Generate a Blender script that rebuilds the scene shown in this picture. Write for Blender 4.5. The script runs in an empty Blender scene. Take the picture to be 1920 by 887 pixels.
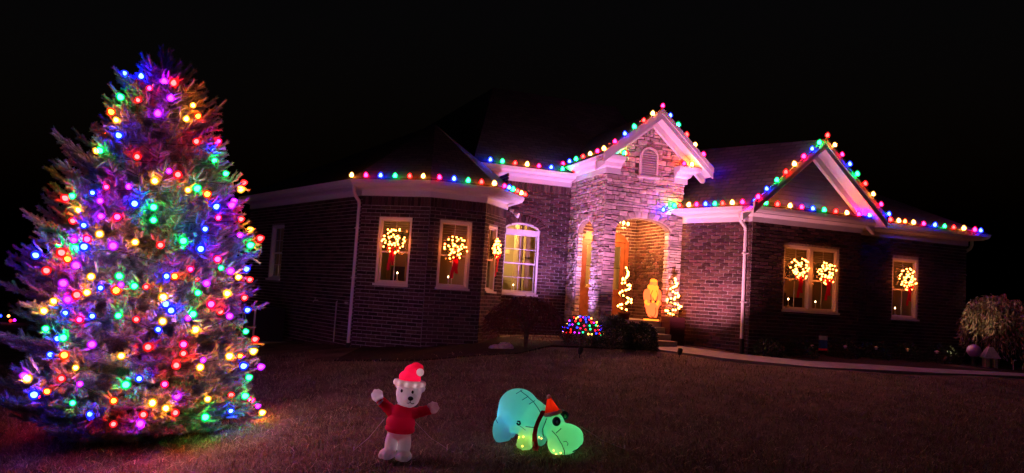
import bpy, bmesh, math, random
import numpy as np
from mathutils import Matrix, Vector
rnd = random.Random(7)
rng = np.random.default_rng(7)
C = bpy.context.scene.collection
sc = bpy.context.scene
R_ = math.radians
# ------------------------------------------------------------------ camera
FPX = 1400.0
ROLL, PITCH = R_(3.6), math.atan(111 / FPX)
fw = np.array([0, math.cos(PITCH), math.sin(PITCH)])
r0 = np.array([1.0, 0, 0]); u0 = np.cross(r0, fw)
RX = math.cos(ROLL) * r0 + math.sin(ROLL) * u0
UX = -math.sin(ROLL) * r0 + math.cos(ROLL) * u0
cam_d = bpy.data.cameras.new('camera'); cam = bpy.data.objects.new('camera', cam_d); C.objects.link(cam)
cam_d.sensor_width = 36; cam_d.lens = 36 * FPX / 1920; cam_d.clip_end = 2000
cam.matrix_world = Matrix(((RX[0], UX[0], -fw[0], 0), (RX[1], UX[1], -fw[1], 0), (RX[2], UX[2], -fw[2], 0), (0, 0, 0, 1)))
sc.camera = cam
# ------------------------------------------------------------------ night sky, exposure
w = bpy.data.worlds.new('World'); sc.world = w; w.use_nodes = True
nt = w.node_tree; bg = nt.nodes['Background']
sky = nt.nodes.new('ShaderNodeTexSky'); sky.sky_type = 'NISHITA'; sky.sun_disc = False
sky.sun_elevation = R_(-3.5); sky.sun_rotation = R_(200)
nt.links.new(sky.outputs[0], bg.inputs[0]); bg.inputs[1].default_value = 0.05
sc.view_settings.view_transform = 'Standard'; sc.view_settings.look = 'None'
sc.view_settings.exposure = 0; sc.view_settings.gamma = 1
sc.cycles.use_light_tree = True
sc.cycles.max_bounces = 5; sc.cycles.transparent_max_bounces = 12
sc.cycles.diffuse_bounces = 2; sc.cycles.glossy_bounces = 2; sc.cycles.transmission_bounces = 3
sc.cycles.sample_clamp_indirect = 3.0; sc.cycles.caustics_reflective = False; sc.cycles.caustics_refractive = False
sc.cycles.use_denoising = True

# measuring helpers (pixel of the photograph -> point at a known depth, height or plane)
TH = R_(19)
ue = np.array([math.cos(TH), math.sin(TH), 0]); ve = np.array([-math.sin(TH), math.cos(TH), 0])
def uvw(u, v, z): return ue * u + ve * v + np.array([0, 0, z])
def ray(x, y):
    d = fw + RX * (x - 960) / FPX - UX * (y - 443.5) / FPX
    return d / d[1]
def atY(x, y, Y): return ray(x, y) * Y
def atZ(x, y, z): d = ray(x, y); return d * (z / d[2])
def on_line(x, y, a, b):
    "point where the ray meets the vertical plane through plan points a, b"
    d = ray(x, y); n = np.array([-(b - a)[1], (b - a)[0], 0]); return d * ((a @ n) / (d @ n))
def ground(x, y):
    x = np.asarray(x, float); y = np.asarray(y, float)
    A = np.interp(y, [0, 9, 10.2, 11.5, 14, 16, 17.5, 19, 21], [-2.12, -2.12, -1.98, -1.85, -1.5, -1.27, -1.12, -1.0, -0.98])
    xx = np.clip(x, -13, 60)
    g = A - 0.105 * np.log1p(np.exp(-xx)) - 0.03 * np.log1p(np.exp(np.clip(xx - 9, -40, 30)))
    return np.maximum(g, -6)

# ------------------------------------------------------------------ materials
def mat(name, col, rough=0.6, spec=0.3, metal=0, vary=0.0, scale=8, bump=0.0, bscale=40, island=0.0, hue=0.0, emit=None, estr=0, trans=0):
    m = bpy.data.materials.new(name); m.use_nodes = True; n = m.node_tree.nodes; l = m.node_tree.links
    b = n['Principled BSDF']; b.inputs['Roughness'].default_value = rough; b.inputs['Metallic'].default_value = metal
    b.inputs['Specular IOR Level'].default_value = spec
    b.inputs['Base Color'].default_value = (*col, 1)
    src = None
    tc = n.new('ShaderNodeTexCoord')
    if vary or island or hue:
        hs = n.new('ShaderNodeHueSaturation'); hs.inputs['Color'].default_value = (*col, 1)
        val = None
        if vary:
            t = n.new('ShaderNodeTexNoise'); t.inputs['Scale'].default_value = scale; t.inputs['Detail'].default_value = 5
            l.new(tc.outputs['Object'], t.inputs['Vector'])
            mr = n.new('ShaderNodeMapRange'); mr.inputs[1].default_value = .3; mr.inputs[2].default_value = .7
            mr.inputs[3].default_value = 1 - vary; mr.inputs[4].default_value = 1 + vary
            l.new(t.outputs[0], mr.inputs[0]); val = mr.outputs[0]
        if island or hue:
            g = n.new('ShaderNodeNewGeometry'); oi = n.new('ShaderNodeObjectInfo')
            ad = n.new('ShaderNodeMath'); ad.operation = 'ADD'; l.new(g.outputs['Random Per Island'], ad.inputs[0]); l.new(oi.outputs['Random'], ad.inputs[1])
            fr = n.new('ShaderNodeMath'); fr.operation = 'FRACT'; l.new(ad.outputs[0], fr.inputs[0])
            mr2 = n.new('ShaderNodeMapRange'); mr2.inputs[3].default_value = 1 - island; mr2.inputs[4].default_value = 1 + island
            l.new(fr.outputs[0], mr2.inputs[0])
            if val is not None:
                mu = n.new('ShaderNodeMath'); mu.operation = 'MULTIPLY'; l.new(val, mu.inputs[0]); l.new(mr2.outputs[0], mu.inputs[1]); val = mu.outputs[0]
            else: val = mr2.outputs[0]
            if hue:
                m7 = n.new('ShaderNodeMath'); m7.operation = 'MULTIPLY'; m7.inputs[1].default_value = 7.31; l.new(fr.outputs[0], m7.inputs[0])
                f2 = n.new('ShaderNodeMath'); f2.operation = 'FRACT'; l.new(m7.outputs[0], f2.inputs[0])
                mr3 = n.new('ShaderNodeMapRange'); mr3.inputs[3].default_value = .5 - hue; mr3.inputs[4].default_value = .5 + hue
                l.new(f2.outputs[0], mr3.inputs[0]); l.new(mr3.outputs[0], hs.inputs['Hue'])
        l.new(val, hs.inputs['Value']); l.new(hs.outputs[0], b.inputs['Base Color'])
    if bump:
        t2 = n.new('ShaderNodeTexNoise'); t2.inputs['Scale'].default_value = bscale; t2.inputs['Detail'].default_value = 4
        l.new(tc.outputs['Object'], t2.inputs['Vector'])
        bp = n.new('ShaderNodeBump'); bp.inputs['Strength'].default_value = bump; bp.inputs['Distance'].default_value = .02
        l.new(t2.outputs[0], bp.inputs['Height']); l.new(bp.outputs[0], b.inputs['Normal'])
    if emit:
        b.inputs['Emission Color'].default_value = (*emit, 1); b.inputs['Emission Strength'].default_value = estr
    if trans:
        tr = n.new('ShaderNodeBsdfTranslucent'); tr.inputs[0].default_value = (*col, 1)
        mx = n.new('ShaderNodeMixShader'); mx.inputs[0].default_value = trans
        l.new(b.outputs[0], mx.inputs[1]); l.new(tr.outputs[0], mx.inputs[2]); l.new(mx.outputs[0], n['Material Output'].inputs[0])
    return m
def glow(name, col, s):
    m = bpy.data.materials.new(name); m.use_nodes = True; n = m.node_tree.nodes
    for x in list(n):
        if x.type == 'BSDF_PRINCIPLED': n.remove(x)
    e = n.new('ShaderNodeEmission'); e.inputs[0].default_value = (*col, 1); e.inputs[1].default_value = s
    m.node_tree.links.new(e.outputs[0], n['Material Output'].inputs[0]); m.cycles.emission_sampling = 'FRONT_BACK'; return m
def glass(name, refl=.06, tint=(.95, .96, .95)):
    m = bpy.data.materials.new(name); m.use_nodes = True; n = m.node_tree.nodes; l = m.node_tree.links
    for x in list(n):
        if x.type == 'BSDF_PRINCIPLED': n.remove(x)
    t = n.new('ShaderNodeBsdfTransparent'); t.inputs[0].default_value = (*tint, 1)
    g = n.new('ShaderNodeBsdfGlossy'); g.inputs['Roughness'].default_value = .02
    mx = n.new('ShaderNodeMixShader'); mx.inputs[0].default_value = refl
    l.new(t.outputs[0], mx.inputs[1]); l.new(g.outputs[0], mx.inputs[2]); l.new(mx.outputs[0], n['Material Output'].inputs[0]); return m
BULB = {'W': ((1, .42, .12), (1, .36, .06)), 'Y': ((1, .33, .015), (1, .42, .04)), 'R': ((1, .009, .009), (1, .007, .006)), 'O': ((1, .05, .004), (1, .07, .012)), 'P': ((1, .006, .05), (1, .005, .045)),
        'B': ((.007, .017, 1), (.008, .018, 1)), 'G': ((.005, .62, .10), (.005, .62, .11)), 'M': ((.45, .005, .75), (.5, .010, .8))}
BS = {'W': 1.0, 'Y': 1.15, 'R': .95, 'O': 1.0, 'P': .9, 'B': 1.7, 'G': 1.3, 'M': .65}
TREE_STR, ROOF_STR = 290.0, 290.0
M = {}
def shell(name, col, e, tint):
    m = bpy.data.materials.new(name); m.use_nodes = True; n = m.node_tree.nodes; l = m.node_tree.links
    for x in list(n):
        if x.type == 'BSDF_PRINCIPLED': n.remove(x)
    t = n.new('ShaderNodeBsdfTransparent'); t.inputs[0].default_value = (*tint, 1)
    em = n.new('ShaderNodeEmission'); em.inputs[0].default_value = (*col, 1); em.inputs[1].default_value = e
    ad = n.new('ShaderNodeMixShader'); ad.inputs[0].default_value = .4; l.new(t.outputs[0], ad.inputs[1]); l.new(em.outputs[0], ad.inputs[2]); l.new(ad.outputs[0], n['Material Output'].inputs[0]); return m
SHC = {'W': (1, .45, .12), 'Y': (1, .50, .05), 'R': (1, .02, .03), 'O': (1, .10, .01), 'P': (1, .01, .16), 'B': (.03, .05, 1), 'G': (.01, .8, .20), 'M': (.6, .03, 1)}
for k, (c, c2) in BULB.items():
    M['t' + k] = glow('tree_bulb_' + k, c, BS[k] * TREE_STR); M['r' + k] = glow('roof_bulb_' + k, c2, BS[k] * ROOF_STR); M['n' + k] = glow('net_bulb_' + k, c2, BS[k] * 11)
    M['s' + k] = shell('bulb_glass_halo_' + k, SHC[k], 1.1, tuple(.35 + .65 * x for x in SHC[k]))  # tinted glass with glow mixed in to imitate the bulb's halo
M['warm'] = glow('warm_bulb', (1, .21, .035), 25.0)
M['warm2'] = glow('topiary_bulb', (1, .20, .035), 44.0)
M['flame'] = glow('candle_flame', (1, .66, .3), 26.0)
M['brick'] = mat('brick', (.072, .036, .031), .85, .2, island=.6, hue=.03, vary=.25, scale=30, bump=.5, bscale=60)
M['mortar'] = mat('mortar', (.30, .265, .24), .95, .1, vary=.35, scale=20, bump=.4, bscale=90)
M['stone'] = mat('stone', (.46, .40, .34), .85, .2, island=.38, hue=.03, vary=.25, scale=9, bump=.8, bscale=25)
M['smortar'] = mat('stone_mortar', (.14, .12, .11), .95, .1, vary=.2, scale=20)
M['white'] = mat('white_trim', (.66, .64, .62), .5, .4, vary=.05, scale=3)
M['wframe'] = mat('window_frame_paint', (.72, .66, .58), .45, .4)
M['siding'] = mat('gable_siding', (.06, .058, .062), .8, .2, vary=.1, scale=5)
M['wire'] = mat('green_wire', (.02, .035, .02), .5)
M['black'] = mat('black_metal', (.02, .02, .02), .5)
M['darkwood'] = mat('door_wood', (.20, .07, .03), .4, .4, vary=.3, scale=6)
M['concrete'] = mat('concrete', (.28, .265, .25), .9, .2, vary=.15, scale=6, bump=.3, bscale=60)
M['interior'] = mat('room_paint', (.46, .34, .19), .8, .1)
M['furn'] = mat('dark_furniture', (.05, .03, .02), .5)
M['blind'] = mat('blind_slat', (.50, .44, .33), .6)
M['curtain'] = mat('cream_curtain', (.72, .56, .28), .85, .1, trans=.55)
M['glass'] = glass('window_glass')
M['needle'] = mat('spruce_needle', (.20, .26, .27), .65, .25, island=.35, hue=.02)
M['bark'] = mat('bark', (.11, .08, .06), .9, .1, vary=.3, scale=12)
M['wreath'] = mat('wreath_needle', (.035, .07, .03), .7, .2, island=.3)
M['ribbon'] = mat('red_ribbon', (.80, .010, .05), .5, .3, trans=.4)
M['boxleaf'] = mat('boxwood_leaf', (.035, .05, .03), .6, .3, island=.35)
M['maple'] = mat('maple_leaf', (.10, .022, .028), .7, .2, island=.35)
M['weep'] = mat('weeping_leaf', (.36, .28, .17), .6, .3, island=.5, hue=.03)
M['mulch'] = mat('mulch', (.035, .022, .018), .95, .1, vary=.4, scale=20, bump=1, bscale=30)
M['whitefab'] = mat('white_fabric', (.80, .77, .80), .75, .2, trans=.3)
M['redfab'] = mat('red_fabric', (.72, .008, .06), .7, .2, trans=.45)
M['blackfab'] = mat('black_fabric', (.012, .012, .014), .6, .2)
M['hippofab'] = mat('turquoise_fabric', (.36, .80, .58), .7, .2, trans=.8)
M['scarf'] = mat('scarf_red', (.85, .04, .07), .7, .2, trans=.3)
M['seam'] = mat('dark_teal_print', (.01, .05, .06), .7, .2)
M['hatfab'] = mat('hat_red_fabric', (.80, .05, .02), .7, .2, trans=.7)
M['pompom'] = mat('pale_fabric', (.8, .72, .66), .8, .1, trans=.5)
M['planter'] = mat('planter_red_paint', (.055, .010, .010), .6, .3)
M['blue'] = mat('flag_cloth', (.05, .09, .22), .8, .1)
M['purple'] = mat('purple_glaze', (.35, .18, .38), .3, .6)
M['palestone'] = mat('pale_stone', (.55, .5, .42), .8, .2, vary=.2, scale=15)
M['lampglass'] = glow('porch_bulb', (1, .34, .05), 60)
M['floodlens'] = mat('flood_lens', (.7, .6, .65), .3, .5)

def grass_mat():
    m = mat('lawn_soil', (.11, .08, .058), .95, .05, vary=.45, scale=2.2, bump=.9, bscale=22); return m
M['lawn'] = grass_mat()
M['blade'] = mat('grass_blade', (.23, .20, .12), .8, .15, island=.55, hue=.04)
def shingle_mat():
    m = bpy.data.materials.new('roof_shingles'); m.use_nodes = True; n = m.node_tree.nodes; l = m.node_tree.links
    b = n['Principled BSDF']; b.inputs['Roughness'].default_value = .9; b.inputs['Specular IOR Level'].default_value = .2
    uv = n.new('ShaderNodeUVMap'); br = n.new('ShaderNodeTexBrick')
    br.inputs['Scale'].default_value = 1; br.inputs['Brick Width'].default_value = .3; br.inputs['Row Height'].default_value = .14
    br.inputs['Mortar Size'].default_value = .012; br.inputs['Color1'].default_value = (.030, .027, .028, 1); br.inputs['Color2'].default_value = (.055, .048, .047, 1); br.inputs['Mortar'].default_value = (.02, .02, .02, 1)
    l.new(uv.outputs[0], br.inputs['Vector']); l.new(br.outputs[0], b.inputs['Base Color'])
    bp = n.new('ShaderNodeBump'); bp.inputs['Strength'].default_value = .8; bp.inputs['Distance'].default_value = .03; bp.invert = True
    l.new(br.outputs['Fac'], bp.inputs['Height']); l.new(bp.outputs[0], b.inputs['Normal']); return m
M['roof'] = shingle_mat()

# ------------------------------------------------------------------ mesh builder, object helpers
class MB:
    def __init__(s): s.v = []; s.f = []; s.m = []
    def add(s, vs, fs, mi=0):
        o = len(s.v); s.v += [tuple(map(float, p)) for p in vs]; s.f += [tuple(i + o for i in q) for q in fs]; s.m += [mi] * len(fs)
    def quad(s, a, b, c, d, mi=0): s.add([a, b, c, d], [(0, 1, 2, 3)], mi)
    def hexa(s, p, mi=0):  # 8 corners: bottom 4 ccw, top 4 ccw
        s.add(p, [(0, 3, 2, 1), (4, 5, 6, 7), (0, 1, 5, 4), (1, 2, 6, 5), (2, 3, 7, 6), (3, 0, 4, 7)], mi)
    def box(s, c, d, mi=0, ax=None):
        c = np.array(c, float); X, Y, Z = (np.eye(3) if ax is None else np.array(ax, float))
        x, y, z = d[0] / 2, d[1] / 2, d[2] / 2
        s.hexa([c + X * i * x + Y * j * y + Z * k * z for k in (-1, 1) for i, j in ((-1, -1), (1, -1), (1, 1), (-1, 1))], mi)
    def tube(s, pts, rad, n=8, mi=0, cap=True):
        pts = [np.array(p, float) for p in pts]
        if not hasattr(rad, '__len__'): rad = [rad] * len(pts)
        base = len(s.v); ref = None
        for i, p in enumerate(pts):
            t = pts[min(i + 1, len(pts) - 1)] - pts[max(i - 1, 0)]; t = t / (np.linalg.norm(t) + 1e-9)
            if ref is None:
                ref = np.cross(t, [0, 0, 1] if abs(t[2]) < .9 else [1, 0, 0])
            ref = ref - t * (ref @ t); ref /= np.linalg.norm(ref) + 1e-9; b2 = np.cross(t, ref)
            for k in range(n):
                a = 2 * math.pi * k / n; s.v.append(tuple(p + (ref * math.cos(a) + b2 * math.sin(a)) * rad[i]))
        for i in range(len(pts) - 1):
            for k in range(n):
                s.f.append((base + i * n + k, base + i * n + (k + 1) % n, base + (i + 1) * n + (k + 1) % n, base + (i + 1) * n + k)); s.m.append(mi)
        if cap:
            s.f.append(tuple(base + k for k in range(n))[::-1]); s.m.append(mi)
            s.f.append(tuple(base + (len(pts) - 1) * n + k for k in range(n))); s.m.append(mi)
    def lathe(s, o, prof, n=12, mi=0, ax=None):
        o = np.array(o, float); X, Y, Z = (np.eye(3) if ax is None else np.array(ax, float)); base = len(s.v)
        for r, z in prof:
            for k in range(n):
                a = 2 * math.pi * k / n; s.v.append(tuple(o + X * r * math.cos(a) + Y * r * math.sin(a) + Z * z))
        for i in range(len(prof) - 1):
            for k in range(n):
                s.f.append((base + i * n + k, base + i * n + (k + 1) % n, base + (i + 1) * n + (k + 1) % n, base + (i + 1) * n + k)); s.m.append(mi)
        s.f.append(tuple(base + k for k in range(n))[::-1]); s.m.append(mi)
        s.f.append(tuple(base + (len(prof) - 1) * n + k for k in range(n))); s.m.append(mi)
    def ball(s, o, r, n=12, m_=8, mi=0, ax=None):
        r = (r, r, r) if not hasattr(r, '__len__') else r
        o = np.array(o, float); A = np.eye(3) if ax is None else np.array(ax, float); base = len(s.v)
        for i in range(m_ + 1):
            t = math.pi * i / m_
            for k in range(n):
                a = 2 * math.pi * k / n
                s.v.append(tuple(o + A[0] * r[0] * max(math.sin(t), .01) * math.cos(a) + A[1] * r[1] * max(math.sin(t), .01) * math.sin(a) - A[2] * r[2] * math.cos(t)))
        for i in range(m_):
            for k in range(n):
                s.f.append((base + i * n + k, base + i * n + (k + 1) % n, base + (i + 1) * n + (k + 1) % n, base + (i + 1) * n + k)); s.m.append(mi)
    def mesh(s, name, mats, off=(0, 0, 0), smooth=False):
        me = bpy.data.meshes.new(name); o = np.array(off, float)
        me.from_pydata([(p[0] - o[0], p[1] - o[1], p[2] - o[2]) for p in s.v], [], s.f)
        for x in (mats if isinstance(mats, (list, tuple)) else [mats]): me.materials.append(M[x] if isinstance(x, str) else x)
        if any(s.m): me.polygons.foreach_set('material_index', s.m)
        if smooth: me.polygons.foreach_set('use_smooth', [True] * len(s.f))
        me.update(); return me
def link(name, me, parent=None, loc=(0, 0, 0), kind=None, label=None):
    o = bpy.data.objects.new(name, me); C.objects.link(o); o.location = loc
    if parent: o.parent = parent
    if kind: o['kind'] = kind
    if label: o['label'] = label
    return o
def tag(o, label, cat, group=None, kind=None):
    o['label'] = label; o['category'] = cat
    if group: o['group'] = group
    if kind: o['kind'] = kind
    return o
def thing(name, label, cat, loc, group=None):
    o = bpy.data.objects.new(name, None); C.objects.link(o); o.location = tuple(loc); o.empty_display_size = .2
    o['base'] = 1; del o['base']
    return tag(o, label, cat, group)
def part(name, mb, m, parent, smooth=False, kind=None, label=None):
    "mesh part in world coordinates, parent chain has translation only"
    off = np.zeros(3); p = parent
    while p is not None: off += np.array(p.location); p = p.parent
    return link(name, mb.mesh(name, m, off, smooth), parent, kind=kind, label=label)
def mesh_np(name, V, F, mats, mi=None):
    me = bpy.data.meshes.new(name); V = np.asarray(V, np.float32); F = np.asarray(F, np.int32); k = F.shape[1]
    me.vertices.add(len(V)); me.vertices.foreach_set('co', V.ravel())
    me.loops.add(F.size); me.loops.foreach_set('vertex_index', F.ravel())
    me.polygons.add(len(F)); me.polygons.foreach_set('loop_start', np.arange(0, F.size, k, dtype=np.int32))
    try: me.polygons.foreach_set('loop_total', np.full(len(F), k, np.int32))
    except Exception: pass
    for x in mats: me.materials.append(M[x])
    if mi is not None: me.polygons.foreach_set('material_index', np.asarray(mi, np.int32))
    me.update(calc_edges=True); return me
def unit(a): a = np.asarray(a, float); return a / (np.linalg.norm(a, axis=-1, keepdims=True) + 1e-9)
def leaf_quads(P, D, L, Wd, droop=0.0):
    "diamond leaves at P along D"
    D = unit(D); n = len(P); S = unit(np.cross(D, unit(rng.normal(size=(n, 3)))))
    L = np.broadcast_to(L, (n,))[:, None]; Wd = np.broadcast_to(Wd, (n,))[:, None]
    N = np.cross(D, S)
    mid = P + D * L * .5 + N * L * .08
    V = np.stack([P, mid + S * Wd / 2, P + D * L - np.array([0, 0, 1]) * L * droop, mid - S * Wd / 2], 1).reshape(-1, 3)
    return V, np.arange(4 * n).reshape(-1, 4)

# ------------------------------------------------------------------ ground
def axis(fine0, fine1, step, lo, hi):
    a = list(np.arange(fine0, fine1 + 1e-6, step)); s = step; x = fine1
    while x < hi: s *= 1.35; x += s; a.append(x)
    s = step; x = fine0
    while x > lo: s *= 1.35; x -= s; a.insert(0, x)
    return np.array(a)
gx = axis(-9, 16, .3, -500, 500); gy = axis(7, 22, .3, -60, 900)
X, Y = np.meshgrid(gx, gy); Z = ground(X, Y) + .02 * np.sin(X * 1.7 + 1.3 * np.sin(Y)) * np.cos(Y * 1.3)
nx, ny = len(gx), len(gy)
idx = np.arange(nx * ny).reshape(ny, nx)
F = np.stack([idx[:-1, :-1], idx[:-1, 1:], idx[1:, 1:], idx[1:, :-1]], -1).reshape(-1, 4)
me = mesh_np('lawn', np.stack([X, Y, Z], -1).reshape(-1, 3), F, ['lawn']); me.polygons.foreach_set('use_smooth', [True] * len(F))
g_ob = link('lawn', me, kind='structure')
g_ob['label'] = 'sloping lawn of dormant brown grass in front of the house'

# ------------------------------------------------------------------ house
HB = uvw(8.5, 18, -1.05)
house = thing('brick_house', 'low brick house with stone entry tower outlined in coloured bulbs', 'house', HB)
E1, E2, E3 = 2.2, 3.16, 3.40
class Wall:
    def __init__(s, name, a, b, z0, ztop, what='brick', openings=(), soldier=False, t=.22):
        s.name = name; s.a = uvw(*a, 0); s.b = uvw(*b, 0); s.L = np.linalg.norm(s.b - s.a); s.d = (s.b - s.a) / s.L
        s.inn = np.array([-s.d[1], s.d[0], 0]); s.z0 = z0; s.zt = ztop if callable(ztop) else (lambda q, z=ztop: z)
        s.op = list(openings); s.what = what; s.soldier = soldier; s.t = t
    def pt(s, q, z, dep=0): return s.a + s.d * q + s.inn * dep + np.array([0, 0, z])
    def px(s, x, y):
        p = on_line(x, y, s.a, s.b); return float((p - s.a) @ s.d), float(p[2])
def op_rect(s0, s1, z0, z1): return dict(s0=s0, s1=s1, z0=z0, top=lambda q, z=z1: z, zm=z1, arch=0)
def op_arch(s0, s1, z0, zs, rise):
    c = (s0 + s1) / 2; h = (s1 - s0) / 2
    return dict(s0=s0, s1=s1, z0=z0, top=lambda q: zs + rise * math.sqrt(max(0, 1 - ((q - c) / h) ** 2)) if abs(q - c) < h else zs, zm=zs + rise, arch=rise, zs=zs)
brick_pool, stone_pool, tf_ref = [], [], [None]
def build_wall(W):
    mb = MB(); cuts = {0.0, W.L}
    for o in W.op:
        cuts |= {o['s0'], o['s1']}
        if o['arch']: cuts |= {o['s0'] + (o['s1'] - o['s0']) * k / 14 for k in range(15)}
    for k in range(1, 12): cuts.add(W.L * k / 12)
    cuts = sorted(c for c in cuts if -1e-6 <= c <= W.L + 1e-6)
    dp = .010
    for sa, sb in zip(cuts, cuts[1:]):
        if sb - sa < 1e-4: continue
        mid = (sa + sb) / 2; os_ = [o for o in W.op if o['s0'] < mid < o['s1']]; za = zb = W.z0
        for o in sorted(os_, key=lambda o: o['z0']):
            if o['z0'] > za + 1e-3: mb.quad(W.pt(sa, za, dp), W.pt(sb, zb, dp), W.pt(sb, o['z0'], dp), W.pt(sa, o['z0'], dp))
            mb.quad(W.pt(sa, o['z0'], dp), W.pt(sb, o['z0'], dp), W.pt(sb, o['z0'], W.t), W.pt(sa, o['z0'], W.t))
            za, zb = o['top'](sa + 1e-5), o['top'](sb - 1e-5)
            mb.quad(W.pt(sa, za, dp), W.pt(sb, zb, dp), W.pt(sb, zb, W.t), W.pt(sa, za, W.t))
        mb.quad(W.pt(sa, za, dp), W.pt(sb, zb, dp), W.pt(sb, W.zt(sb), dp), W.pt(sa, W.zt(sa), dp))
    for o in W.op:
        for q in (o['s0'], o['s1']): mb.quad(W.pt(q, o['z0'], dp), W.pt(q, o['top'](q), dp), W.pt(q, o['top'](q), W.t), W.pt(q, o['z0'], W.t))
    W.ob = part('wall', mb, 'mortar' if W.what == 'brick' else 'smortar', house)
    def free(z0, z1, pad=0.0, ring=0.0):
        iv = [(0.0, W.L)]
        for o in W.op:
            zm = (z0 + z1) / 2
            if z1 <= o['z0'] + .005 or z0 >= o['zm'] + ring - .01: continue
            a, b = o['s0'] - pad, o['s1'] + pad
            if o['arch'] and zm > o['zs'] - .02:   # narrow the cut inside the arch
                c = (a + b) / 2; h = (b - a) / 2; r = (zm - o['zs']) / (o['arch'] + ring) if o['arch'] + ring > 0 else 1
                if r >= 1: continue
                hh = (h + ring * .6) * math.sqrt(1 - max(r, 0) ** 2); a, b = c - hh, c + hh
            iv = [p for q in iv for p in (((q[0], min(q[1], a)), (max(q[0], b), q[1])) if a < q[1] and b > q[0] else (q,)) if p[1] - p[0] > .03]
        return iv
    if W.what == 'brick':
        ch, bl, jt = .088, .255, .021; row = 0; z = W.z0; top = min(W.zt(0), W.zt(W.L)) - (.235 if W.soldier else 0)
        while z < top - .02:
            h = min(ch, top - z)
            for a, b in free(z, z + h, 0):
                q = math.floor(a / bl) * bl - (bl / 2 if row % 2 else 0)
                while q < b:
                    x0, x1 = max(q, a), min(q + bl, b)
                    if x1 - x0 > .035: brick_pool.append((W, x0 + jt / 2, x1 - jt / 2, z + jt / 2, z + h - jt / 2))
                    q += bl
            z += ch; row += 1
        if W.soldier:
            for a, b in free(top, top + .2):
                q = a
                while q < b - .03: brick_pool.append((W, q + .006, min(q + .085, b) - .006, top + .006, top + .215)); q += .0855
    else:
        z = W.z0
        while z < max(W.zt(W.L * k / 8) for k in range(9)):
            h = rnd.choice([.06, .075, .09, .105, .12, .14])
            for a, b in free(z, z + h, 0, .17):
                q = a
                while q < b - .02:
                    ln = min(rnd.uniform(.11, .36) * (1.25 if h < .09 else .9), b - q)
                    if b - q - ln < .09: ln = b - q
                    if (z + h < W.zt(q + ln / 2) + .02) if W is not tf_ref[0] else (z + h * .5 < W.zt(q + ln / 2) - .02):
                        if h > .115 and rnd.random() < .45:
                            k = rnd.uniform(.4, .6); stone_pool.append((W, q, q + ln, z, z + h * k)); stone_pool.append((W, q, q + ln, z + h * k, z + h))
                        else: stone_pool.append((W, q, q + ln, z, z + h))
                    q += ln
            z += h
    return W
def stone_mesh(W, x0, x1, z0, z1, off, corners=None):
    mb = MB(); j = .007; k = min(.022, (z1 - z0) * .2); pr = rnd.uniform(.008, .045)
    def jit(a): return a + rnd.uniform(-.009, .009)
    if corners is None:
        c = [(jit(x0 + j), jit(z0 + j)), (jit(x1 - j), jit(z0 + j)), (jit(x1 - j), jit(z1 - j)), (jit(x0 + j), jit(z1 - j))]
    else: c = corners
    cx = sum(p[0] for p in c) / 4; cz = sum(p[1] for p in c) / 4
    def ins(p, t): d = math.hypot(cx - p[0], cz - p[1]) + 1e-6; return (p[0] + (cx - p[0]) / d * t, p[1] + (cz - p[1]) / d * t)
    rings = [[W.pt(p[0], p[1], .012) for p in c], [W.pt(p[0], p[1], -pr * .55) for p in c],
             [W.pt(*ins(p, k), -pr - rnd.uniform(0, .012)) for p in c]]
    V = [p for r in rings for p in r]; Fc = []
    for r in range(2):
        for i in range(4): Fc.append((r * 4 + i, r * 4 + (i + 1) % 4, r * 4 + 4 + (i + 1) % 4, r * 4 + 4 + i))
    Fc.append((8, 9, 10, 11)); mb.add(V, Fc); return mb

wl = Wall('left', (-.19, 24.79), (2.38, 18.19), -2.3, E1); wl.op.append(op_rect(7.08 - 5.3, 7.08 - 4.4, .07, 1.62))
b1 = Wall('bay1', (2.38, 18.19), (3.83, 17.14), -2.0, E1, soldier=True, openings=[op_rect(.49, 1.35, .10, 1.69)])
b2 = Wall('bay2', (3.83, 17.14), (5.19, 17.14), -1.9, E1, soldier=True, openings=[op_rect(.27, 1.05, .10, 1.69)])
b3 = Wall('bay3', (5.19, 17.14), (6.05, 18.12), -1.8, E1, soldier=True, openings=[op_rect(.27, .84, .08, 1.68)])
b4 = Wall('bay4', (6.05, 18.12), (6.05, 19.3), -1.6, E2)
rc = Wall('recess', (6.05, 19.3), (8.35, 19.3), -1.5, E2, soldier=True, openings=[op_arch(.36, 1.41, .07, 1.80, .22)])
tl = Wall('tower_side', (8.35, 19.3), (8.35, 17.1), -1.3, E3, 'stone', [op_arch(.55, 1.55, -.42, 1.82, .32)], t=.16)
TW = 10.62 - 8.35
tf = Wall('tower_front', (8.35, 17.1), (10.62, 17.1), -1.3, lambda q: min(3.93 + .82 * q, 4.04 + .858 * (TW - q)), 'stone', [op_arch(.33, 1.92, -.42, 1.88, .32)], t=.25)
tf_ref[0] = tf
pb = Wall('porch_back', (8.35, 19.25), (10.62, 19.25), -.5, 2.6, openings=[op_arch(.36, 1.85, -.42, 1.75, .3)])
pr = Wall('porch_side', (10.45, 19.25), (10.45, 17.45), -.5, 2.6)
rs = Wall('wing_side', (10.62, 17.3), (11.52, 15.37), -1.4, E1)
rf = Wall('wing_front', (11.52, 15.37), (14.9, 15.37), -1.5, E1, openings=[op_rect(.98, 2.70, .08, 1.71)])
rj = Wall('wing_jog', (14.9, 15.37), (14.9, 15.65), -1.5, E1)
re_ = Wall('wing_end', (14.9, 15.65), (18.95, 15.65), -1.6, E1, openings=[op_rect(1.38, 2.29, .05, 1.67)])
rr = Wall('wing_right', (18.95, 15.65), (18.95, 25), -1.8, E1)
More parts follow.
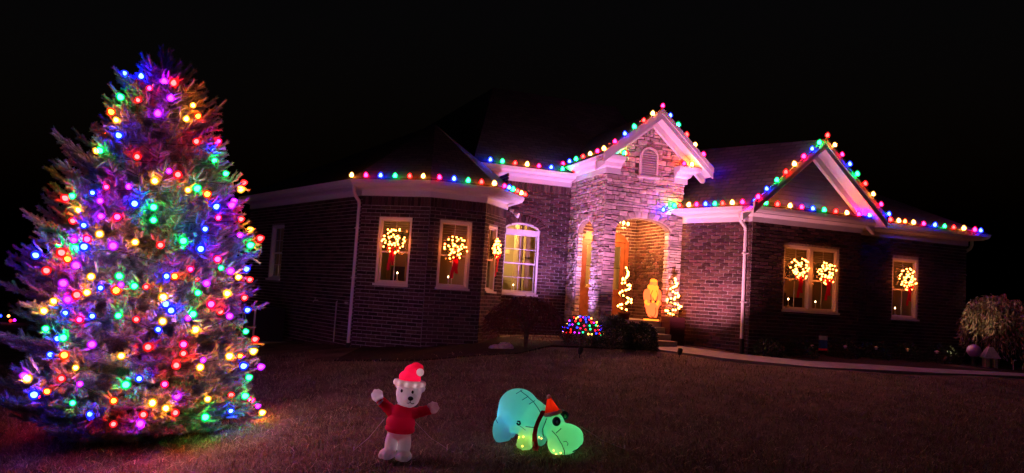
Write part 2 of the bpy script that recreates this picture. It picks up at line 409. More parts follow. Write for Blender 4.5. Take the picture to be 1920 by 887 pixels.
jr = Wall('jamb', (10.27, 17.34), (10.27, 17.1), -.42, 1.9, 'stone', t=.02); jl = Wall('jamb', (8.35, 18.75), (8.52, 18.75), -.42, 1.85, 'stone', t=.02)
allw = [jr, jl, wl, b1, b2, b3, b4, rc, tl, tf, pb, pr, rs, rf, rj, re_, rr]
for W in allw: build_wall(W)

def place_masonry():
    def score(W, x0, x1, z0, z1):
        p = W.pt((x0 + x1) / 2, (z0 + z1) / 2); d = np.linalg.norm(p); fac = max(0, float(W.inn @ p) / d)
        g = float(ground(p[0], p[1]))
        return (x1 - x0) * (z1 - z0) * fac / d ** 2 * (0 if z0 < g else 1)
    def vis(W): return W not in (pb, rj, rr, wl, b4)
    pool = sorted(brick_pool, key=lambda t: -score(*t) * (1 if vis(t[0]) else 0))
    cache = {}; rest = MB(); hb = np.array(house.location)
    for i, (W, x0, x1, z0, z1) in enumerate(pool):
        if i < 300:
            key = (round(x1 - x0, 3), round(z1 - z0, 3))
            if key not in cache:
                mb = MB(); mb.box((0, .004, 0), (x1 - x0, .03, z1 - z0)); cache[key] = mb.mesh('brick', 'brick')
            o = bpy.data.objects.new('brick', cache[key]); C.objects.link(o); o.parent = W.ob
            p = W.pt((x0 + x1) / 2, (z0 + z1) / 2, rnd.uniform(-.003, .003)) - hb
            o.matrix_local = Matrix(((W.d[0], W.inn[0], 0, p[0]), (W.d[1], W.inn[1], 0, p[1]), (0, 0, 1, p[2]), (0, 0, 0, 1)))
        else:
            j = rnd.uniform(-.003, .003); rest.box(W.pt((x0 + x1) / 2, (z0 + z1) / 2, .004 + j), (x1 - x0, .03, z1 - z0), 0, (W.d, W.inn, (0, 0, 1)))
    part('brickwork', rest, 'brick', house, kind='stuff')
    def vous(W, o, n, ring):
        s0, s1 = o['s0'], o['s1']; c = (s0 + s1) / 2; h = (s1 - s0) / 2; out = []
        for k in range(n):
            A0, A1 = math.pi * (1 - k / n), math.pi * (1 - (k + 1) / n)
            def P(a, r): return (c + (h + r) * math.cos(a), o['zs'] + (o['arch'] + r) * math.sin(a))
            out.append([P(A0, .012), P(A1, .012), P(A1 + .012, ring), P(A0 - .012, ring)])
        return out
    srest = MB(); sp = sorted(stone_pool, key=lambda t: -score(*t))
    for W, n in ((tf, 15), (tl, 11)):
        for c in vous(W, W.op[0], n, .18):
            if W is tf and max(q[0] for q in c) > W.L - .01: c = [(min(q[0], W.L - .01), q[1]) for q in c]
            part('stone', stone_mesh(W, 0, 0, 0, .1, None, c), 'stone', W.ob)
    lv = dict(s0=.90, s1=1.42, zs=3.82, arch=.26)
    for c in vous(tf, lv, 9, .16): part('stone', stone_mesh(tf, 0, 0, 0, .1, None, c), 'stone', tf.ob)
    for i, (W, x0, x1, z0, z1) in enumerate(sp):
        if W is tf and .88 < (x0 + x1) / 2 < 1.44 and 3.26 < (z0 + z1) / 2 < 4.05: continue
        mb = stone_mesh(W, x0, x1, z0, z1, None)
        if i < 262: part('stone', mb, 'stone', W.ob)
        else: srest.add(mb.v, mb.f)
    part('stonework', srest, 'stone', house, kind='stuff')
    o = rc.op[0]   # brick arch over the tall window
    for c in vous(rc, o, 19, .21): part('brick', stone_mesh(rc, 0, 0, 0, .1, None, c), 'brick', rc.ob)
place_masonry()

# eaves: swept frieze, soffit and gutter along wall tops
PROF = [(0.002, -.005), (.03, -.005), (.03, .12), (.07, .15), (.30, .17), (.30, .19), (.36, .20), (.40, .25), (.42, .33), (.40, .33), (.38, .24), (.31, .24), (.31, .36), (.0, .36)]
def eave(pts, z, prof=PROF, m='white', ends=True):
    P = [np.array(p, float) for p in pts]; n = len(P); rings = []
    for i in range(n):
        d0 = (P[i] - P[i - 1]) if i else P[1] - P[0]; d1 = (P[i + 1] - P[i]) if i < n - 1 else P[i] - P[i - 1]
        d0 /= np.linalg.norm(d0); d1 /= np.linalg.norm(d1)
        n0, n1 = np.array([d0[1], -d0[0]]), np.array([d1[1], -d1[0]]); mvec = n0 + n1; mvec = mvec / (mvec @ n0)
        rings.append([uvw(*(P[i] + mvec * o), z + h) for o, h in prof])
    mb = MB(); k = len(prof)
    mb.add([p for r in rings for p in r], [(i * k + j, (i + 1) * k + j, (i + 1) * k + (j + 1) % k, i * k + (j + 1) % k) for i in range(n - 1) for j in range(k)])
    if ends: mb.add(rings[0], [tuple(range(k))]); mb.add(rings[-1], [tuple(range(k))[::-1]])
    part('eave_gutter', mb, m, house)
eave([(-.19, 24.79), (2.38, 18.19), (3.83, 17.14), (5.19, 17.14), (6.05, 18.12), (6.05, 18.85)], E1)
eave([(5.5, 19.3), (8.35, 19.3)], E2)
eave([(8.35, 20.9), (8.35, 17.1), (8.70, 17.1)], E3, [(0.03, -.12), (.06, -.12), (.06, .02), (.12, .06), (.16, .14), (.26, .17), (.30, .20), (.34, .28), (.34, .31), (0.0, .31)])
eave([(10.28, 17.1), (10.62, 17.1), (10.62, 18.4)], E3 - .06, [(0.03, -.12), (.06, -.12), (.06, .02), (.12, .06), (.16, .14), (.26, .17), (.30, .20), (.34, .28), (.34, .31), (0.0, .31)])
eave([(10.56, 17.43), (10.62, 17.3), (11.52, 15.37), (14.9, 15.37), (14.9, 15.65), (18.95, 15.65), (18.95, 25)], E1)

# roofs
def roof_faces(polys, name='roof'):
    mb = MB(); uvs = []
    for P in polys:
        P = [np.array(p, float) for p in P]; e = unit(P[1] - P[0]); n = unit(np.cross(P[1] - P[0], P[-1] - P[0])); s_ = np.cross(n, e)
        mb.add(P, [tuple(range(len(P)))]); uvs += [((p - P[0]) @ e, (p - P[0]) @ s_) for p in P]
        lo = [p - np.array([0, 0, .05]) for p in P]
        for i in range(len(P)):
            j = (i + 1) % len(P); mb.quad(P[i], P[j], lo[j], lo[i]); uvs += [(0, 0)] * 4
    off = np.array(house.location); me = mb.mesh(name, 'roof', off); lay = me.uv_layers.new(name='UVMap')
    lay.data.foreach_set('uv', np.array(uvs, np.float32).ravel()); return link(name, me, house)
zE = E1 + .365
def off_path(pts, o):
    P = [np.array(p, float) for p in pts]; out = []
    for i in range(len(P)):
        d0 = (P[i] - P[i - 1]) if i else P[1] - P[0]; d1 = (P[i + 1] - P[i]) if i < len(P) - 1 else P[i] - P[i - 1]
        d0 = d0 / np.linalg.norm(d0); d1 = d1 / np.linalg.norm(d1)
        n0, n1 = np.array([d0[1], -d0[0]]), np.array([d1[1], -d1[0]]); mv = n0 + n1; out.append(P[i] + mv / (mv @ n0) * o)
    return out
bp_ = off_path([(-.19, 24.79), (2.38, 18.19), (3.83, 17.14), (5.19, 17.14), (6.05, 18.12), (6.05, 19.9)], .36)
apex = uvw(4.35, 19.6, 4.50); apb = uvw(4.6, 26, 4.9)
bw = [uvw(*p, zE) for p in bp_]
roof_faces([[bw[0], bw[1], apex, apb]] + [[bw[i], bw[i + 1], apex] for i in (1, 2, 3)] + [[bw[4], bw[5], uvw(6.3, 22, zE + .4), apb, apex]])
# wide hipped roof behind everything
roof_faces([[uvw(5.3, 18.92, E2 + .365), uvw(8.2, 18.92, E2 + .365), uvw(11.0, 18.92, E2 + .365), uvw(11.2, 22.5, 6.6), uvw(6.8, 22.5, 6.6)],
            [uvw(11.0, 18.92, E2 + .365), uvw(14.2, 22.5, E2 + .365), uvw(11.2, 22.5, 6.6)], [uvw(5.3, 18.92, E2 + .365), uvw(6.8, 22.5, 6.6), uvw(2.5, 26, 3.6)]])
# tower roof
TC, TA, TE = 9.58, 5.02, E3 + .315
roof_faces([[uvw(7.99, 20.9, TE), uvw(7.99, 16.62, TE), uvw(TC, 16.62, TA), uvw(TC, 22.2, TA)],
            [uvw(11.17, 16.62, TE - .06), uvw(11.17, 20.5, TE - .06), uvw(TC, 22.2, TA), uvw(TC, 16.62, TA)]])
def rake(u0, z0, u1, z1, vf, vb, h=.2, par=None):
    "barge board with soffit from the foot (u0,z0) up to the apex (u1,z1)"
    mb = MB(); sgn = 1 if u1 > u0 else -1
    d = np.array([u1 - u0, z1 - z0]); d /= np.linalg.norm(d); nrm = np.array([d[1] * sgn, -d[0] * sgn]); nrm = nrm if nrm[1] < 0 else -nrm
    def bd(va, vb_, k0, k1):
        q = []
        for (uu, zz) in ((u0, z0), (u1, z1)):
            for k in (k0, k1):
                dz = k / abs(d[0]); q.append((uu, zz - dz))
        a, b, c, e = q
        mb.hexa([uvw(a[0], va, b[1]), uvw(c[0], va, e[1]), uvw(c[0], vb_, e[1]), uvw(a[0], vb_, b[1]), uvw(a[0], va, a[1]), uvw(c[0], va, c[1]), uvw(c[0], vb_, c[1]), uvw(a[0], vb_, a[1])])
    bd(vf, vf + .04, .0, h); bd(vf - .03, vf - .002, -.01, h * .45); bd(vf + .042, vb, h * .72, h * .82)
    bd(vb - .14, vb - .03, h * .83, h * 1.5)
    part('rake_board', mb, 'white', house)
rake(7.99, TE - .012, TC, TA - .012, 16.6, 17.1); rake(11.17, TE - .07, TC, TA - .012, 16.6, 17.1)
# wing roof with the ornamental gable
ridge_f = np.array(uvw(13.08, 14.72, 4.34)); ridge_b = np.array(uvw(12.2, 18.3, 4.34))
wo = off_path([(10.1, 18.42), (10.62, 17.3), (11.52, 15.37), (14.9, 15.37)], .36)
gl, gr = uvw(11.05, 14.85, zE - .02), uvw(15.10, 14.85, zE - .02)
roof_faces([[uvw(*wo[0], zE), uvw(*wo[1], zE), uvw(*wo[2], zE), gl, ridge_f, ridge_b, uvw(10.6, 21, 4.6)],
            [gr, uvw(15.1, 20, zE), ridge_b, ridge_f],
            [uvw(14.9, 15.28, zE), uvw(19.31, 15.28, zE), uvw(16.5, 20.0, 4.9), uvw(14.4, 19.5, 4.9)],
            [uvw(19.31, 15.28, zE), uvw(19.31, 25, zE), uvw(16.5, 20, 4.9)]])
rake(11.05, zE, 13.08, 4.34, 14.70, 15.25, .2); rake(15.10, zE, 13.08, 4.34, 14.70, 15.25, .2)
mb = MB(); mb.add([uvw(11.2, 15.25, zE), uvw(14.95, 15.25, zE), uvw(13.08, 15.25, 4.2)], [(0, 1, 2)])
gs = part('gable_panel', mb, 'siding', house)
for k in range(13):
    z = zE + .02 + k * .115; t = (z - zE) / (4.2 - zE)
    mb = MB(); ul, ur = 11.22 + 1.86 * t, 14.93 - 1.85 * t
    if ur - ul < .15: break
    mb.hexa([uvw(ul, 15.215, z), uvw(ur, 15.215, z), uvw(ur, 15.248, z), uvw(ul, 15.248, z), uvw(ul + .1, 15.235, z + .105), uvw(ur - .1, 15.235, z + .105), uvw(ur - .1, 15.248, z + .105), uvw(ul + .1, 15.248, z + .105)])
    part('siding_board', mb, 'siding', gs)
# little shingled ledge at the gable foot
roof_faces([[uvw(11.3, 14.98, zE + .0), uvw(14.95, 14.98, zE + .0), uvw(14.95, 15.21, zE + .10), uvw(11.3, 15.21, zE + .10)]], 'roof_ledge')
# louvred vent
mb = MB(); n = 16; out = [(.90, 3.30)]; 
prof = [(.90, 3.30), (1.42, 3.30)] + [(1.16 + .26 * math.cos(a), 3.82 + .26 * math.sin(a)) for a in np.linspace(0, math.pi, 13)]
c0 = (1.16, 3.66)
inn = [(c0[0] + (p[0] - c0[0]) * .84, c0[1] + (p[1] - c0[1]) * .88) for p in prof]
k = len(prof)
V = [tf.pt(*p, -.09) for p in prof] + [tf.pt(*p, -.09) for p in inn] + [tf.pt(*p, .0) for p in prof] + [tf.pt(*p, -.02) for p in inn]
mb.add(V, [(i, (i + 1) % k, k + (i + 1) % k, k + i) for i in range(k)] + [(i, (i + 1) % k, 2 * k + (i + 1) % k, 2 * k + i) for i in range(k)] + [(k + i, k + (i + 1) % k, 3 * k + (i + 1) % k, 3 * k + i) for i in range(k)] + [tuple(3 * k + i for i in range(k))])
mb.box(tf.pt(1.16, 3.28, -.05), (.62, .12, .05), 0, (tf.d, tf.inn, (0, 0, 1)))
vent = part('louvre_vent', mb, 'white', house)
for i in range(10):
    z = 3.37 + i * .062; hw = .21 if z < 3.82 else .21 * math.sqrt(max(.05, 1 - ((z - 3.82) / .23) ** 2))
    mb = MB(); mb.hexa([tf.pt(1.16 - hw, z, -.085), tf.pt(1.16 + hw, z, -.085), tf.pt(1.16 + hw, z + .01, -.03), tf.pt(1.16 - hw, z + .01, -.03), tf.pt(1.16 - hw, z + .012, -.085), tf.pt(1.16 + hw, z + .012, -.085), tf.pt(1.16 + hw, z + .055, -.03), tf.pt(1.16 - hw, z + .055, -.03)])
    part('slat', mb, 'white', vent)
# downspouts
def downspout(q, out_, zt, zb):
    mb = MB(); p = lambda o, z: q + out_ * o + np.array([0, 0, z])
    mb.tube([p(.36, zt + .22), p(.36, zt + .08), p(.30, zt - .02), p(.10, zt - .14), p(.055, zt - .24), p(.055, zb + .35)], .045, 8)
    mb.tube([p(.055, zb + .36), p(.06, zb - .1)], .055, 8, 1)
    for z in (zt - .8, zt - 2.0): mb.box(p(.03, z), (.14, .14, .03))
    part('downspout', mb, ['white', 'black'], house)
downspout(uvw(2.36, 18.30, 0), uvw(-.62, -.78, 0), E1, -1.72)
downspout(uvw(11.48, 15.52, 0), uvw(-.9, -.42, 0), E1, -1.05)
downspout(uvw(18.95, 15.78, 0), ue, E1 - .02, -1.3)

# windows
def window(W, o, cols=1, muntin=(2, 2), blinds=0.3, dep=.07, room_depth=1.1, arched=False, lamp=None, dark=False):
    s0, s1, z0 = o['s0'], o['s1'], o['z0']; z1 = o['zs'] if arched else o['zm']
    ax = (W.d, W.inn, (0, 0, 1)); bx = lambda mb, q0, q1, a, b, d0, d1, mi=0: mb.box(W.pt((q0 + q1) / 2, (a + b) / 2, (d0 + d1) / 2), (q1 - q0, d1 - d0, b - a), mi, ax)
    f = MB(); t = .055
    bx(f, s0, s0 + t, z0, z1, .02, .14); bx(f, s1 - t, s1, z0, z1, .02, .14); bx(f, s0 + t, s1 - t, z0, z0 + .045, .02, .14)
    if not arched: bx(f, s0 + t, s1 - t, z1 - t, z1, .02, .14)
    else:
        bx(f, s0 + t, s1 - t, z1 - .10, z1, -.005, .14); bx(f, s0 + t, s1 - t, z1 - .03, z1 + .03, -.02, .12)
        c = (s0 + s1) / 2; h = (s1 - s0) / 2; N = 16
        for i in range(N):
            A, B = math.pi * i / N, math.pi * (i + 1) / N
            q = lambda a, k, d: W.pt(c + (h - k) * math.cos(a), z1 + (o['arch'] - k) * math.sin(a), d)
            f.hexa([q(A, .0, .0), q(B, .0, .0), q(B, .0, .13), q(A, .0, .13), q(A, .05, .0), q(B, .05, .0), q(B, .05, .13), q(A, .05, .13)])
    if cols == 2: bx(f, (s0 + s1) / 2 - .05, (s0 + s1) / 2 + .05, z0 + .05, z1 - t, .02, .14)
    fr = part('window', f, 'wframe' if not arched else 'white', house)
    mb = MB(); bx(mb, s0 - .03, s1 + .03, z0 - .05, z0 - .002, -.05, .12); part('sill', mb, 'wframe' if not arched else 'white', fr)
    cw = (s1 - s0) / cols
    zm = z0 + (z1 - z0) * .48
    for cI in range(cols):
        a, b = s0 + cI * cw + (t if cI == 0 else .05), s0 + (cI + 1) * cw - (t if cI == cols - 1 else .05)
        zt = z1 - (t if not arched else .10)
        for lo, hi, dd in ((z0 + .045, zm + .02, .10), (zm - .02, zt, .075)):
            sm = MB(); e = .03
            bx(sm, a, a + e, lo, hi, dd, dd + .03); bx(sm, b - e, b, lo, hi, dd, dd + .03); bx(sm, a + e, b - e, lo, lo + e + .01, dd, dd + .03); bx(sm, a + e, b - e, hi - e, hi, dd, dd + .03)
            part('sash', sm, 'wframe' if not arched else 'white', fr)
            mm = MB(); 
            for k in range(1, muntin[0]):
                q = a + (b - a) * k / muntin[0]; bx(mm, q - .007, q + .007, lo + e, hi - e, dd + .010, dd + .022)
            for k in range(1, muntin[1]):
                zz = lo + (hi - lo) * k / muntin[1]; bx(mm, a + e, b - e, zz - .007, zz + .007, dd + .012, dd + .024)
            part('muntin', mm, 'wframe' if not arched else 'white', fr)
            pm = MB(); pm.quad(W.pt(a + e, lo + e, dd + .016), W.pt(b - e, lo + e, dd + .016), W.pt(b - e, hi - e, dd + .016), W.pt(a + e, hi - e, dd + .016)); part('pane', pm, 'glass', fr)
    if arched:
        pm = MB(); P = [W.pt(s0 + .05, z1, .06), W.pt(s1 - .05, z1, .06)] + [W.pt(c + (h - .05) * math.cos(a), z1 + (o['arch'] - .05) * math.sin(a), .06) for a in np.linspace(0.05, math.pi - .05, 12)]
        pm.add(P, [tuple(range(len(P)))]); part('pane', pm, 'glass', fr)
        mm = MB()
        for q in (c - h * .34, c + h * .34): bx(mm, q - .007, q + .007, z1 + .03, z1 + o['arch'] * .88, .05, .07)
        part('muntin', mm, 'white', fr)
    # room behind
    rm = MB(); e = .35; D0, D1 = W.t + .004, W.t + room_depth; q0, q1 = s0 - e, s1 + e; a, b = z0 - .5, (o['zm'] + .35)
    P = lambda q, z, d: W.pt(q, z, d)
    rm.quad(P(q0, a, D1), P(q1, a, D1), P(q1, b, D1), P(q0, b, D1)); rm.quad(P(q0, a, D0), P(q0, a, D1), P(q0, b, D1), P(q0, b, D0)); rm.quad(P(q1, a, D0), P(q1, b, D0), P(q1, b, D1), P(q1, a, D1))
    rm.quad(P(q0, b, D0), P(q0, b, D1), P(q1, b, D1), P(q1, b, D0)); rm.quad(P(q0, a, D0), P(q1, a, D0), P(q1, a, D1), P(q0, a, D1), 1)
    room = part('room', rm, ['interior', 'furn'], house)
    if not arched and room_depth < 2:      # a chair back and a picture give the room some depth
        fm = MB(); fm.box(W.pt(s0 + (s1 - s0) * .3, z0 + .05, W.t + .75), (.5, .3, .8), 0, ax); fm.box(W.pt(s0 + (s1 - s0) * .75, z0 + .1, W.t + .9), (.35, .2, .5), 0, ax); fm.box(W.pt(s0 + (s1 - s0) * .62, z0 + 1.0, W.t + room_depth - .03), (.3, .03, .36), 0, ax); part('furniture', fm, 'furn', room)
    if blinds:
        for cI in range(cols):
            a2, b2 = s0 + cI * cw + .06, s0 + (cI + 1) * cw - .06; zz = z1 - .08
            while zz > z1 - (z1 - z0) * blinds:
                bm = MB(); bm.hexa([W.pt(a2, zz, .20), W.pt(b2, zz, .20), W.pt(b2, zz - .012, .235), W.pt(a2, zz - .012, .235), W.pt(a2, zz + .004, .20), W.pt(b2, zz + .004, .20), W.pt(b2, zz - .008, .235), W.pt(a2, zz - .008, .235)])
                part('blind_slat', bm, 'blind', fr); zz -= .055
    if lamp:
        q, z, d, pw = lamp
        ld = bpy.data.lights.new('room_lamp', 'POINT'); ld.energy = pw * (.65 if not arched else 1); ld.color = (1, .66, .27); ld.shadow_soft_size = .08
        lo = link('room_lamp', ld, room); lo.location = W.pt(q, z, d) - np.array(house.location)
    return fr, room
window(b1, b1.op[0], 1, (2, 1), .22, lamp=(.9, 1.9, .8, 4.0))
window(b2, b2.op[0], 1, (2, 1), .42, lamp=(.7, 1.95, .85, 7.0))
window(b3, b3.op[0], 1, (2, 1), .2, lamp=(.5, 1.5, .7, 2.5))
window(wl, wl.op[0], 1, (2, 2), 0, lamp=None)
window(rf, rf.op[0], 2, (2, 1), .25, lamp=(1.84, 1.4, .9, .9))
window(re_, re_.op[0], 1, (2, 1), .12, lamp=(1.8, 1.4, .9, .5))
afr, aroom = window(rc, rc.op[0], 1, (2, 2), 0, arched=True, room_depth=2.6, lamp=(.75, 1.9, 1.0, 230.0))
# furnishings seen through the tall window: curtains, a post and a pale ceiling beam
def curtain(W, q0, q1, d, parent):
    mb = MB(); n = 28; 
    pts = [(q0 + (q1 - q0) * i / n, d + .045 * math.sin(i * 1.5)) for i in range(n + 1)]
    mb.add([W.pt(q, z, dd) for z in (-.3, 2.1) for q, dd in pts], [(i, i + 1, n + 2 + i, n + 1 + i) for i in range(n)]); part('curtain', mb, 'curtain', parent, smooth=True)
curtain(rc, .80, 1.02, .34, aroom); curtain(rc, 1.14, 1.40, .34, aroom)
mb = MB(); ax = (rc.d, rc.inn, (0, 0, 1)); mb.box(rc.pt(.30, .85, 2.2), (1.1, .7, .75), 0, ax); mb.box(rc.pt(.1, .2, 1.9), (1.6, .8, .9), 0, ax); mb.box(rc.pt(1.08, .9, .5), (.06, .06, 2.6), 0, ax); part('furniture', mb, 'furn', aroom)
mb = MB(); mb.box(rc.pt(.3, 1.28, 1.6), (1.5, .3, .12), 0, ax); part('ceiling_beam', mb, 'curtain', aroom)
curtain(b1, 1.08, 1.26, .38, house); curtain(b2, .30, .42, .38, house)

# porch: floor, steps, ceiling, double door
mb = MB(); A4 = lambda u0_, u1_, v0, v1, z0, z1: mb.hexa([uvw(u0_, v0, z0), uvw(u1_, v0, z0), uvw(u1_, v1, z0), uvw(u0_, v1, z0), uvw(u0_, v0, z1), uvw(u1_, v0, z1), uvw(u1_, v1, z1), uvw(u0_, v1, z1)])
A4(8.68, 10.18, 17.02, 17.5, -1.3, -.424); A4(8.75, 10.44, 17.5, 19.24, -1.3, -.42)
part('porch_floor', mb, 'concrete', house)
for k in range(3):
    mb = MB(); A4(8.75, 10.02, 17.02 - .3 * (k + 1), 17.018 - .3 * k, -1.4, -.42 - .15 * (k + 1)); part('porch_step', mb, 'concrete', house)
mb = MB(); A4(8.36, 10.6, 17.5, 19.24, 2.6, 2.66); part('porch_ceiling', mb, 'darkwood', house)
o = pb.op[0]; door = MB(); ax = (pb.d, pb.inn, (0, 0, 1)); db = lambda mb, q0, q1, a, b, d0, d1: mb.box(pb.pt((q0 + q1) / 2, (a + b) / 2, (d0 + d1) / 2), (q1 - q0, d1 - d0, b - a), 0, ax)
db(door, .36, .44, -.42, 1.75, -.03, .15); db(door, 1.74, 1.85, -.42, 1.75, -.03, .15); db(door, .44, 1.74, 1.72, 1.80, -.02, .15)
c, h = (o['s0'] + o['s1']) / 2, (o['s1'] - o['s0']) / 2
P = [pb.pt(o['s0'], 1.75, .05)] + [pb.pt(c - h * math.cos(a), 1.75 + .3 * math.sin(a), .05) for a in np.linspace(0, math.pi, 14)]
door.add(P, [tuple(range(len(P)))])
dfr = part('door_surround', door, 'darkwood', house)
for a, b in ((.445, 1.085), (1.095, 1.735)):
    dm = MB(); db(dm, a, a + .11, -.41, 1.715, .02, .07); db(dm, b - .11, b, -.41, 1.715, .02, .07); db(dm, a + .11, b - .11, 1.60, 1.715, .02, .07); db(dm, a + .11, b - .11, -.41, -.25, .02, .07); db(dm, a + .11, b - .11, .22, .36, .02, .07)
    db(dm, a + .16, b - .16, -.22, .19, .035, .06); db(dm, a + .11, b - .11, -.25, .22, .045, .055)
    dob = part('door', dm, 'darkwood', house)
    pm = MB(); pm.quad(pb.pt(a + .11, .36, .045), pb.pt(b - .11, .36, .045), pb.pt(b - .11, 1.6, .045), pb.pt(a + .11, 1.6, .045)); part('pane', pm, 'glass', dob)
    mm = MB(); db(mm, (a + b) / 2 - .008, (a + b) / 2 + .008, .36, 1.6, .03, .06); db(mm, a + .11, b - .11, .97, .99, .03, .06); part('muntin', mm, 'black', dob)
    hm = MB(); hm.tube([pb.pt(b - .05 if a < .6 else a + .05, .30, .02), pb.pt(b - .05 if a < .6 else a + .05, .30, -.04), pb.pt(b - .05 if a < .6 else a + .05, .42, -.04), pb.pt(b - .05 if a < .6 else a + .05, .42, .02)], .012, 6); part('handle', hm, 'black', dob)
rm = MB(); P = lambda q, z, d: pb.pt(q, z, d)
rm.quad(P(-.2, -.45, 1.6), P(2.4, -.45, 1.6), P(2.4, 2.3, 1.6), P(-.2, 2.3, 1.6)); rm.quad(P(-.2, -.45, .25), P(-.2, -.45, 1.6), P(-.2, 2.3, 1.6), P(-.2, 2.3, .25)); rm.quad(P(2.4, -.45, .25), P(2.4, 2.3, .25), P(2.4, 2.3, 1.6), P(2.4, -.45, 1.6)); rm.quad(P(-.2, 2.3, .25), P(-.2, 2.3, 1.6), P(2.4, 2.3, 1.6), P(2.4, 2.3, .25)); rm.quad(P(-.2, -.45, .25), P(2.4, -.45, .25), P(2.4, -.45, 1.6), P(-.2, -.45, 1.6), 1)
hall = part('room', rm, ['interior', 'furn'], house)
ld = bpy.data.lights.new('room_lamp', 'POINT'); ld.energy = 75; ld.color = (1, .62, .28); ld.shadow_soft_size = .1
lo = link('room_lamp', ld, hall); lo.location = pb.pt(1.0, 1.9, .9) - np.array(house.location)

# walk, mulch bed
def strip(name, pts, wd, m, lift, label, th=.05):
    P = []
    for i in range(len(pts) - 1):
        for k in range(8): P.append(np.array(pts[i]) + (np.array(pts[i + 1]) - np.array(pts[i])) * k / 8)
    P.append(np.array(pts[-1], float)); mb = MB(); rows = []
    for i, p in enumerate(P):
        d = P[min(i + 1, len(P) - 1)] - P[max(i - 1, 0)]; d = d / np.linalg.norm(d); n_ = np.array([-d[1], d[0]])
        wi = wd[0] + (wd[1] - wd[0]) * i / (len(P) - 1)
        r = []
        for s_ in (-.5, .5):
            q = uvw(*(p + n_ * s_ * wi), 0); r.append(np.array([q[0], q[1], float(ground(q[0], q[1])) + lift]))
        zc = max(r[0][2], r[1][2]); rows.append(r)
    for a, b in zip(rows, rows[1:]):
        dn = np.array([0, 0, th + .1]); mb.hexa([a[0] - dn, b[0] - dn, b[1] - dn, a[1] - dn, a[0], b[0], b[1], a[1]])
    return tag_struct(name, mb, m, label)
def tag_struct(name, mb, m, label):
    o = link(name, mb.mesh(name, m), kind='structure'); o['label'] = label; return o
strip('front_walk', [(9.55, 16.15), (10.6, 14.95), (12.2, 13.9), (15, 13.3), (21, 12.9)], (1.15, .4), 'concrete', .05, 'pale concrete walk curving from the porch steps along the right wing')
strip('mulch_bed', [(11.6, 14.75), (13, 14.45), (19.5, 14.3)], (1.0, 1.6), 'mulch', .03, 'dark mulched bed under the right wing windows')
strip('mulch_bed', [(2.2, 17.2), (3.7, 16.4), (5.4, 16.4), (6.6, 17.4), (9.4, 16.6)], (1.6, 1.8), 'mulch', .03, 'dark mulched bed round the bay and beside the porch')
#@@OBJECTS@@
# ------------------------------------------------------------------ light bulbs and strings
def bulb_mesh(name, r, h, m, n=8):
    mb = MB(); prof = [(.45, 0), (.85, .16), (1, .38), (.8, .66), (.42, .9), (.08, 1)]; mb.lathe((0, 0, 0), [(r * a, h * b) for a, b in prof], n); mats = [m]
    if m[0] in 'tr' and len(m) == 2:   # oversized coloured glass round the core, its own glow imitating a halo
        mb.lathe((0, 0, -h * .22), [(r * (1.75 if m[0] == 'r' else 1.8) * a, h * 1.55 * b) for a, b in prof], n + 2, 1); mats.append('s' + m[1])
    return mb.mesh(name, mats, smooth=True)
def frame_to(zv):
    z = unit(zv); x = unit(np.cross([0.13, 1, 0.2], z)); y = np.cross(z, x)
    return Matrix(((x[0], y[0], z[0]), (x[1], y[1], z[1]), (x[2], y[2], z[2])))
bcache = {}
def add_bulb(parent, pos, up, key, r, h, base):
    k = (key, r, h)
    if k not in bcache: bcache[k] = bulb_mesh('bulb', r, h, key)
    o = bpy.data.objects.new('bulb', bcache[k]); C.objects.link(o); o.parent = parent
    up = unit(up); o.matrix_local = Matrix.Translation(Vector(np.array(pos) - base + up * .012)) @ frame_to(up).to_4x4() @ Matrix.Scale(rnd.uniform(.72, 1.12) if key[0] == 't' else rnd.uniform(.9, 1.08), 4)
    return o
def light_string(label, items, ups, prefix, r, h, group, wire_r=.008, sag=.0, wire_off=(0, 0, 0), cat='string lights'):
    base = np.array(items[0][0]); t = thing('light_string', label, cat, base, group)
    mb = MB(); pts = []
    for i, (p, c) in enumerate(items):
        p = np.array(p); pts.append(p + np.array(wire_off))
        if i < len(items) - 1 and sag: pts.append((p + np.array(items[i + 1][0])) / 2 + np.array(wire_off) - np.array([0, 0, sag]))
        u_ = ups if not callable(ups) else ups(p); u_ = unit(u_)
        mb.tube([p - u_ * .03, p + u_ * .014], r * .5, 6)
    mb.tube(pts, wire_r, 5); part('wire', mb, 'wire', t)
    for p, c in items:
        u_ = unit(np.array(ups if not callable(ups) else ups(p)) + rng.normal(size=3) * .10); add_bulb(t, p, u_, prefix + c, r, h, base)
    return t
def zoomed(lst, k, ox, oy): return [(ox + a / k, oy + b / k, c) for a, b, c in lst]
RG = 'coloured bulb strings along the roof edges'
def on_edge(lst, P0, P1, P2=None):
    "bulbs stand on the edge lines: take the point of each edge that lies under the photographed bulb"
    out = []; P0 = np.array(P0)
    for x, y, c in lst:
        best = None
        for A, B in ((P0, np.array(P1)),) + (((np.array(P1), np.array(P2)),) if P2 is not None else ()):
            d = ray(x, y); n = np.cross(d, np.cross(B - A, d)); L = B - A
            # closest point on the edge line to the ray
            d1 = d / np.linalg.norm(d); l1 = L / np.linalg.norm(L); k = l1 @ d1; t_ = (-(A @ l1) + (A @ d1) * k) / (1 - k * k)
            q = A + l1 * min(max(t_, 0), np.linalg.norm(L)); s_ = q @ d1; e = np.linalg.norm(q - d1 * s_)
            if best is None or e < best[0]: best = (e, q)
        out.append((best[1], c))
    return out
gt = zE + .0
EO = .43
bp2 = off_path([(-.19, 24.79), (2.38, 18.19), (3.83, 17.14), (5.19, 17.14), (6.05, 18.12), (6.05, 18.9)], EO)
